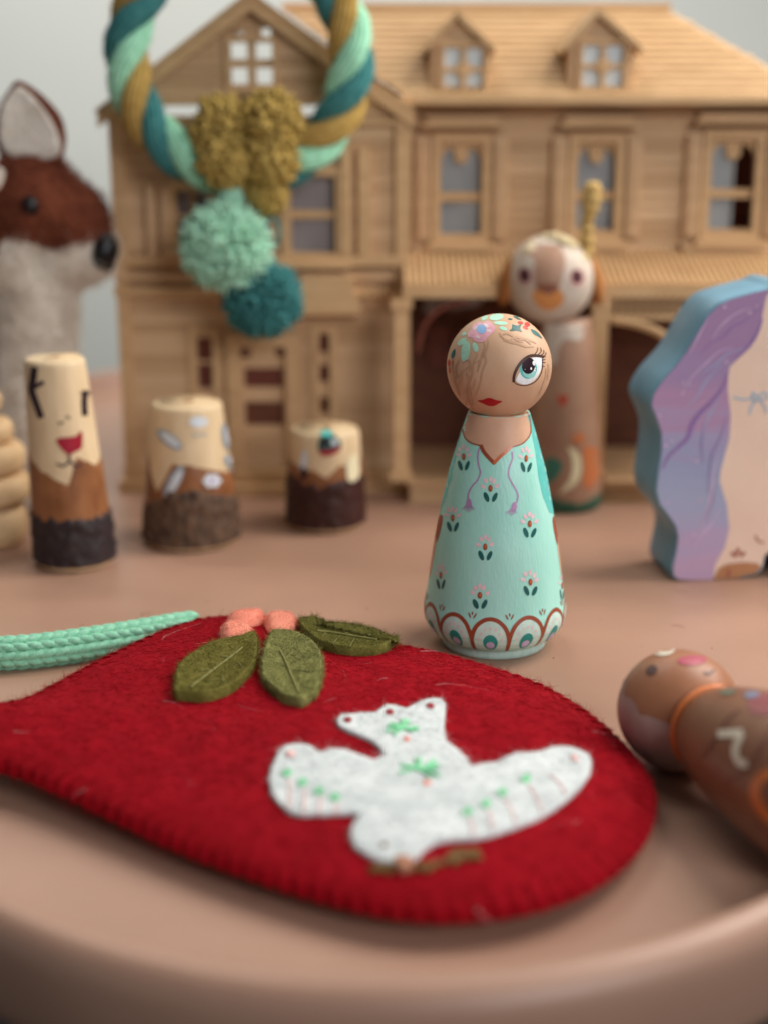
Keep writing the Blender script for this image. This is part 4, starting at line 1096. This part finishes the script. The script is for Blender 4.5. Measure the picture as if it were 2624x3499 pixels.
p = Paint(pF); p.blob([(1060,1040),(1120,1080),(1135,1160),(1110,1240),(1050,1290),(1010,1300),(1060,1240),(1085,1170),(1080,1100)], M_cream, .02, 30); p.blob([(1150,1040),(1230,1060),(1240,1160),(1210,1250),(1150,1270),(1150,1150)], M_or, .02, 30); p.blob([(930,1110),(1000,1110),(1030,1150),(990,1220),(940,1240)], M_rp, .02, 30); p.blob([(1080,1000),(1120,960),(1160,990),(1130,1020)], M_or, .024, 20); p.done('folk_motif', lb)
LB.sleeve('green_hem', .02, [(-180,.5),(-60,.45),(-20,.62),(20,.4),(60,.6),(180,.5)], .015, M_gr, lb, rows=6, jag=.1)

# ------------------------------------------------------------------ painted wooden horse on the right
M_hblue = mat('steel blue paint', (112,154,174), (102,144,166), scale=1, rough=.45, bump=.1, bscale=10)
M_coat = mat('peach coat paint', (238,210,190), (232,202,182), scale=.8, rough=.5, bump=.12, bscale=12)
def mane_mat():
    m = bpy.data.materials.new('galaxy mane paint'); m.use_nodes = True; nt = m.node_tree; N = nt.nodes; L = nt.links
    b = N['Principled BSDF']; b.inputs['Roughness'].default_value = .5
    tc = N.new('ShaderNodeTexCoord'); mp = N.new('ShaderNodeMapping'); mp.inputs['Rotation'].default_value = (0, R(42), 0); mp.inputs['Scale'].default_value = (.28, .3, 1.5)
    L.new(tc.outputs['Object'], mp.inputs['Vector'])
    nz = N.new('ShaderNodeTexNoise'); nz.inputs['Scale'].default_value = 1.4; nz.inputs['Detail'].default_value = 4; nz.inputs['Distortion'].default_value = .6
    L.new(mp.outputs[0], nz.inputs['Vector'])
    sx = N.new('ShaderNodeSeparateXYZ'); L.new(tc.outputs['Object'], sx.inputs[0])
    ad = N.new('ShaderNodeMath'); ad.operation = 'MULTIPLY_ADD'; ad.inputs[1].default_value = 2.6; L.new(nz.outputs['Fac'], ad.inputs[0])
    L.new(sx.outputs['Z'], ad.inputs[2])
    mr = N.new('ShaderNodeMapRange'); mr.inputs['From Min'].default_value = 1.4; mr.inputs['From Max'].default_value = 9.5; L.new(ad.outputs[0], mr.inputs['Value'])
    rp = N.new('ShaderNodeValToRGB'); e = rp.color_ramp.elements
    e[0].position = .02; e[0].color = (*lin((190,158,188)), 1); e[1].position = .95; e[1].color = (*lin((160,126,166)), 1)
    for ps, c in ((.16,(176,160,194)),(.30,(160,166,196)),(.46,(150,156,190)),(.56,(164,150,186)),(.68,(176,136,172)),(.80,(158,132,172))):
        q = e.new(ps); q.color = (*lin(c), 1)
    L.new(mr.outputs[0], rp.inputs['Fac']); L.new(rp.outputs['Color'], b.inputs['Base Color'])
    return m
P0 = hz(1450, 1256, 0); nH = Vector((math.sin(R(7)), -math.cos(R(7)), 0)).normalized()
axX = Vector((-nH.y, nH.x, 0)); axX = axX if axX.x > 0 else -axX
shC = sheet('C')
def hp(x, y): q = on_plane(*shC(x, y), P0, nH)-P0; return (q.dot(axX), q.z)
outl = [(1100,165),(1017,195),(900,225),(760,265),(680,300),(610,370),(540,480),(460,620),(390,710),(300,810),(240,910),(230,980),(265,1070),(295,1160),(295,1280),(275,1420),(262,1540),(285,1640),(340,1710),(390,1780),(408,1850),(395,1940),(370,2050),(375,2110),(410,2143),(500,2150),(640,2148),(800,2140),(940,2105),(985,2060),(1005,1980),(1060,1930),(1110,1990),(1150,2100),(1250,2130),(1420,2120),(1500,2040),(1480,1800),(1560,1500),(1640,1100),(1600,700),(1480,380),(1300,220)]
op = [hp(*q) for q in outl]
op = [(p.x, max(0.0, p.y)) for p in catmull([Vector((*q, 0)) for q in op], 5, True)]
if sum(op[i-1][0]*op[i][1]-op[i][0]*op[i-1][1] for i in range(len(op))) < 0: op.reverse()
T_h = thing('wooden_horse', 'thick cut-out wooden horse with purple starry mane and steel blue edges, at the right side', 'toy horse', (P0.x+4, P0.y+1, 0))
TH = 2.3; nH2 = -nH
v = []; n = len(op); bev = .1
def inset(i, d):
    a, b = Vector(op[i-1]), Vector(op[(i+1) % n]); t = (b-a).normalized(); return Vector(op[i])+Vector((-t.y, t.x))*d
layers = [(bev*.9, 0), (.035, .03), (0, bev), (0, TH-bev), (.035, TH-.03), (bev*.9, TH)]
for d, y in layers:
    for i in range(n):
        q = inset(i, d); v.append(P0 + axX*q.x + Vector((0,0,1))*q.y + nH2*y)
f = [[k*n+i, k*n+(i+1) % n, (k+1)*n+(i+1) % n, (k+1)*n+i] for k in range(len(layers)-1) for i in range(n)]
fv, ff = fill([tuple(inset(i, bev*.9)) for i in range(n)], .5)
b0 = len(v); v += [P0+axX*q.x+Vector((0,0,1))*q.y for q in fv]; f += [[i+b0 for i in t] for t in ff]
b1 = len(v); v += [P0+axX*q.x+Vector((0,0,1))*q.y+nH2*TH for q in fv]; f += [[i+b1 for i in t][::-1] for t in ff]
horse = link_mesh('horse_body', v, f, M_hblue, T_h)
def pH2(x, y, off): q = on_plane(*shC(x, y), P0, nH); return q + nH*off
p = Paint(pH2)
lim = .12
coat = [(1040,205),(1000,260),(985,330),(960,450),(900,590),(760,720),(748,780),(745,880),(765,1050),(755,1200),(700,1400),(690,1480),(740,1640),(755,1800),(725,1920),(660,2040),(645,2132),(800,2124),(930,2092),(970,2055),(990,1975),(1058,1915),(1120,1980),(1160,2085),(1250,2112),(1410,2102),(1484,2035),(1464,1800),(1544,1500),(1624,1100),(1584,705),(1468,395),(1295,240),(1110,190)]
p.blob(coat, M_coat, .012, 40, smooth=False); p.done('coat', horse)
M_mane = mane_mat(); M_mline = paint('violet line paint', (136,104,160)); M_mpale = paint('pale lilac paint', (204,178,206)); M_sky = paint('pale blue line paint', (150,170,204))
mane = [(1040,206),(900,238),(765,277),(690,312),(622,378),(552,488),(472,627),(402,718),(312,818),(253,914),(243,980),(277,1067),(307,1158),(307,1280),(287,1422),(274,1540),(297,1634),(350,1703),(401,1776),(420,1850),(407,1942),(383,2050),(388,2104),(415,2130),(500,2137),(645,2134)] + coat[::-1][len(coat)-17:][0:0] + [(660,2040),(725,1920),(755,1800),(740,1640),(690,1480),(700,1400),(755,1200),(765,1050),(745,880),(748,780),(760,720),(900,590),(960,450),(985,330),(1000,260)]
p = Paint(pH2); p.blob(mane, M_mane, .03, 34, smooth=False); mn = p.done('mane', horse)
for pa, w, m in (([(740,770),(715,850),(640,950),(560,1030),(505,1110),(480,1190),(420,1250),(350,1320),(310,1400)],34,M_mline),([(975,400),(940,500),(880,590),(790,670)],22,M_mline),([(960,330),(860,420),(780,450),(720,520),(640,560),(560,640)],9,M_mline),([(850,600),(740,640),(650,720),(560,770)],9,M_sky),([(720,700),(640,770),(580,850),(540,920),(460,1000)],10,M_sky),
    ([(780,600),(690,620),(600,700),(500,800),(440,900)],8,M_mpale),([(700,900),(640,1010),(590,1120),(560,1230)],9,M_sky),([(730,1060),(700,1180),(640,1300),(620,1420),(610,1560)],10,M_mline),([(690,1300),(650,1420),(640,1540),(600,1700),(560,1820)],12,M_mpale),([(590,1100),(570,1240),(580,1360)],8,M_mline),([(620,380),(560,500),(490,640)],8,M_mpale),([(900,330),(800,370),(700,450),(640,540)],8,M_mpale),([(700,1650),(640,1760),(560,1850),(520,1960)],10,M_mpale),([(660,1500),(640,1620),(590,1760)],8,M_mline)):
    p = Paint(pH2); p.stroke(pa, w, m, .042, taper=.7); p.done('mane_line', mn)
for x, y, s_ in ((722,325,1),(890,365,1),(935,320,.7),(735,688,.9),(450,830,.8),(490,840,.7),(445,900,.8),(290,1045,.8),(335,1245,1.1),(375,1215,.7),(535,1350,.8),(345,1625,.8),(560,1610,.9),(525,1835,.9)):
    p = Paint(pH2); p.blob([(x+(18 if k % 2 == 0 else 6)*s_*math.cos(R(k*45+20)), y+(22 if k % 2 == 0 else 7)*s_*math.sin(R(k*45+20))) for k in range(8)], M_mpale, .05, 8, smooth=False); p.done('star', mn)
p = Paint(pH2); p.blob([(648,2130),(690,2055),(740,2030),(850,2018),(940,2025),(968,2052),(930,2090),(800,2122)], mat('tan hoof paint', (186,132,92), (176,122,84), rough=.5), .03, 26, smooth=False); p.done('hoof', horse)
M_bow = paint('faded blue paint', (150,176,196)); M_rf = paint('russet paint', (160,86,70))
p = Paint(pH2)
for pa in ([(910,890),(940,930),(915,950),(905,900)],[(940,930),(985,895),(1010,930),(950,940)],[(935,945),(900,990),(892,1040)],[(950,945),(985,980),(1000,1030)],[(780,925),(850,940),(910,935)]): p.stroke(pa, 13, M_bow, .024)
p.done('bow', horse)
p = Paint(pH2)
for x, y, rt in ((812,1945,0),(785,1968,-50),(842,1966,50)): p.dot(x, y, 13, 24, M_rf, rt, .034)
p.stroke([(925,1840),(950,1880),(985,1890)], 12, M_rf, .034); p.stroke([(752,2068),(748,2120)], 22, M_rf, .04); p.done('leaf_mark', horse)

# ------------------------------------------------------------------ gingerbread peg doll lying on its back
hc2 = hz(1465, 1534, 1.35); r2 = 1.35
ax = Vector((.37, -.92, .055)).normalized()
T_g = thing('peg_doll', 'gingerbread brown peg doll with orange collar, lying on its back beside the pouch', 'peg doll', (hc2.x+.8, hc2.y-2, 0))
upz_ = (Vector((0,0,1))-ax*ax.z).normalized(); sx_ = ax.cross(upz_)
Mg = Matrix(((sx_.x, -upz_.x, ax.x, hc2.x), (sx_.y, -upz_.y, ax.y, hc2.y), (sx_.z, -upz_.z, ax.z, hc2.z), (0,0,0,1)))
M_gin = mat('gingerbread paint', (166,112,80), (152,100,70), scale=1.4, rough=.42, bump=.15, bscale=14, dist=.015)
M_gin2 = mat('darker gingerbread paint', (142,96,68), (130,84,60), scale=1.4, rough=.45, bump=.15, bscale=14, dist=.015)
M_ice = paint('icing cream paint', (216,206,186)); M_col = paint('orange collar paint', (206,116,58)); M_cheek = paint('rose paint', (166,66,84)); M_choc = paint('chocolate paint', (70,34,30)); M_line = paint('brown line paint', (108,58,42)); M_snow = mat('frosted cap paint', (176,150,140), (160,134,126), scale=2.5, rough=.55, bump=.2)
g = MB(); g.ball(hc2, r2, 0, 72, 48); gh = g.done('head', M_gin, T_g)
GB = Lathe([(.80,1.12),(.92,1.3),(1.08,1.65),(1.28,2.4),(1.42,3.2),(1.53,4.2),(1.58,5.0),(1.52,5.35),(1.3,5.5)], Mg)
gb = GB.mesh('body', M_gin2, T_g, 84)
g = MB(); g.tube([Mg @ Vector((.87*math.sin(t), -.87*math.cos(t), 1.16)) for t in [i*2*math.pi/48 for i in range(49)]], .10, 8, cap=False); g.done('collar', M_col, T_g)
pD, pDb = surf_proj(bvh_of(gh), 'D'), surf_proj(bvh_of(gb), 'D')
p = Paint(pD); p.dot(487, 390, 56, 42, M_choc, -28, .02); p.done('eye', gh)
p = Paint(pD); p.dot(865, 298, 138, 46, M_cheek, -3, .016); p.done('cheek', gh)
p = Paint(pD); p.blob([(480,245),(540,210),(620,190),(690,190),(700,215),(650,245),(590,255),(530,250)], M_ice, .02, 22); p.done('icing_dot', gh)
p = Paint(pD); p.stroke([(975,405),(1005,425),(1045,412),(1072,388)], 26, M_choc, .02, taper=.3); p.done('mouth', gh)
p = Paint(pD); p.blob([(300,380),(262,470),(235,560),(232,625),(300,660),(340,720),(372,805),(450,820),(560,860),(680,910),(740,955),(760,1040),(780,1160),(830,1300),(700,1345),(560,1310),(430,1220),(310,1110),(230,990),(186,860),(172,740),(180,620),(215,500),(255,430)], M_snow, .014, 36, smooth=False); p.done('frosted_cap', gh)
p = Paint(pDb); p.stroke([(1112,992),(1200,990),(1290,985),(1350,980)], 74, M_ice, .02, smooth=True); p.stroke([(1340,985),(1300,1080),(1280,1160),(1300,1230),(1345,1275),(1395,1270)], 66, M_ice, .024); p.done('icing_curl', gb)
p = Paint(pDb); p.stroke([(1330,760),(1230,830),(1120,980),(1040,1110),(970,1195)], 26, M_line, .014, taper=.4); p.stroke([(1640,900),(1560,1060),(1460,1230),(1360,1340),(1180,1460)], 26, M_line, .014, taper=.4); p.done('seam_line', gb)
p = Paint(pDb); p.blob([(1400,680),(1500,630),(1620,600),(1700,680),(1660,790),(1540,820),(1440,800),(1400,740)], paint('dull rose paint', (138,72,74)), .014, 34); p.done('rosette', gb)
p = Paint(pDb); p.blob([(1360,625),(1410,595),(1500,600),(1490,640),(1400,660)], paint('grey blue paint', (120,126,148)), .02, 24); p.blob([(1130,600),(1190,580),(1280,580),(1250,615),(1150,620)], paint('sage paint', (104,118,98)), .02, 24); p.done('confetti_mark', gb)
p = Paint(pDb); p.stroke([(1640,1360),(1530,1400),(1470,1500),(1480,1620),(1560,1740),(1660,1800)], 100, M_col, .02); p.done('orange_ring', gb)

# ------------------------------------------------------------------ needle felted deer
YD = 52.6
T_d = thing('felt_deer', 'needle felted brown deer with cream throat and black nose, left of the house', 'felt deer', (hy(70,900,YD).x, YD+.3, 0))
def gp(x, y, dy=0.0): px, py = sheet('G')(x, y); q = on_y(px, py, YD+dy); return q
g = MB()
kd = (gp(586,900)-gp(0,900)).length/586
def el(x, y, rx, ry, dep, dy=0, rot=0): g.ball(gp(x, y, dy), (rx*kd, dep, ry*kd), 0, 32, 20, Matrix.Rotation(R(rot), 4, 'Y'))
el(150, 660, 235, 235, 1.9); el(300, 730, 190, 190, 1.5, 0, 25); el(390, 860, 135, 150, 1.25, 0, 20); el(300, 900, 200, 120, 1.3); el(60, 880, 210, 200, 1.6)
for y in (1000,1100,1200,1320,1450,1600,1750,1900): el(165-(y-1000)*.05, y, 195+max(0, y-1300)*.10, 170, 1.45+max(0, y-1300)*.001)
el(120, 2010, 300, 200, 2.0, .2)
me = bpy.data.meshes.new('tmp'); me.from_pydata([tuple(q) for q in g.v], [], g.f)
to = bpy.data.objects.new('tmp', me); COL.objects.link(to)
rm = to.modifiers.new('r', 'REMESH'); rm.mode = 'VOXEL'; rm.voxel_size = .16
sm_ = to.modifiers.new('s', 'SMOOTH'); sm_.factor = .6; sm_.iterations = 12
dg = bpy.context.evaluated_depsgraph_get(); em = bpy.data.meshes.new_from_object(to.evaluated_get(dg))
M_dbr = mat('russet felt', (132,74,52), (104,54,40), scale=1.0, rough=.95, bump=.8, bscale=5, dist=.08, sheen=.2, spec=.1)
M_dcr = mat('cream felt', (236,226,212), (218,204,188), scale=1.0, rough=.95, bump=.8, bscale=5, dist=.08, sheen=.2, spec=.1)
M_dbk = mat('black bead', (14,13,16), (20,18,22), rough=.35)
bpy.data.objects.remove(to)
vv_ = [v.co.copy() for v in em.vertices]; vv_ = [Vector((q.x, q.y, max(0, q.z))) for q in vv_]
fc = [tuple(p_.vertices) for p_ in em.polygons]
bl = [(0,1010),(20,900),(60,800),(110,785),(200,815),(290,830),(420,815),(480,790),(560,760)]
blp = [gp(*q) for q in bl]; bx = [q.x for q in blp]; bz = [q.z for q in blp]
bx = [bx[0]-.2]+bx; bz = [-2]+bz
idx = []
for q in fc:
    c = sum((vv_[i] for i in q), Vector())/len(q)
    lim_ = float(np.interp(c.x, bx, bz))+.18*noise.noise(c*1.6)
    idx.append(1 if c.z < lim_ and c.x > bx[1] else 0)
deer = link_mesh('body', vv_, fc, [M_dbr, M_dcr], T_d, True, idx)
S, Nn = mesh_samples(deer, 9000, lambda c, n: (n[:, 1] < .4)*1.0)
xl_ = np.interp(S[:, 0], bx, bz)
for sel, m in ((S[:, 2] >= xl_, M_dbr), (S[:, 2] < xl_, M_dcr)): fibres('felt_nap', S[sel], Nn[sel], .55, .018, m, deer, up=.35, curl=1.2)
c = gp(468, 858, -.75); g = MB(); g.ball(c, (.50,.65,.66), 0, 20, 14, Matrix.Rotation(R(18), 4, 'Y')); g.ball(c+Vector((.12,0,-.42)), (.22,.35,.3), 0, 14, 10); g.done('nose', M_dbk, T_d)
c = gp(135, 655, -1.78); g = MB(); g.ball(c, (.33,.3,.36), 0, 20, 14); g.done('eye', M_dbk, T_d)
def ear(pts, inner, dy):
    P = Paint(lambda x, y, off: gp(x, y, dy-off)); P.blob(pts, M_dbr, .3, 26, thick=.3, dome=-.12)
    e = P.done('ear', T_d)
    P = Paint(lambda x, y, off: gp(x, y, dy-off)); P.blob(inner, M_dcr, .33, 26, dome=-.08, thick=.1); P.done('ear_lining', e)
ear([(80,98),(150,130),(220,190),(275,260),(296,340),(292,400),(268,470),(150,480),(30,470),(-10,400),(-15,300),(0,210),(40,140)], [(85,122),(145,165),(200,228),(244,300),(270,375),(258,435),(170,452),(75,450),(14,400),(-4,310),(10,220),(45,155)], -.3)
ear([(-40,470),(0,460),(32,500),(20,560),(-10,600),(-60,560)], [(-30,490),(0,480),(24,505),(14,550),(-10,585),(-40,550)], -1.75)

# ------------------------------------------------------------------ turned wooden stacker at the left edge
YS = 46.5; xs = hy(-28, 1000, YS).x
def sy(v): return max(0, hzz(0, v, YS))
T_s = thing('stacking_toy', 'pale turned wooden ring stacker cut off by the left edge, in front of the deer', 'stacking toy', (xs, YS, 0))
M_st = wood('pale maple', (222,190,148), (206,172,128))
k_ = hx(1, 1000, YS)-hx(0, 1000, YS)
tops = [(1085,1140,78),(1020,1085,92),(955,1020,84),(905,955,62)]
for v0, v1, rr in tops:
    z1, z0 = sy(v0), sy(v1); rr *= k_; hh = z1-z0
    if v1 == 1140: z0 = 0; hh = z1
    Lathe([(rr*.55,z0+.001),(rr*.85,z0+hh*.04),(rr*.97,z0+hh*.25),(rr,z0+hh*.5),(rr*.97,z0+hh*.75),(rr*.85,z0+hh*.95),(rr*.5,z1-.001)], Matrix.Translation((xs, YS, 0))).mesh('ring', M_st, T_s, 48)
z1 = sy(905); Lathe([(.35,z1-.1),(.4,z1+.1),(.62,z1+.4),(.66,z1+.7),(.5,z1+1.0),(.2,z1+1.15)], Matrix.Translation((xs, YS, 0))).mesh('knob', M_st, T_s, 36)
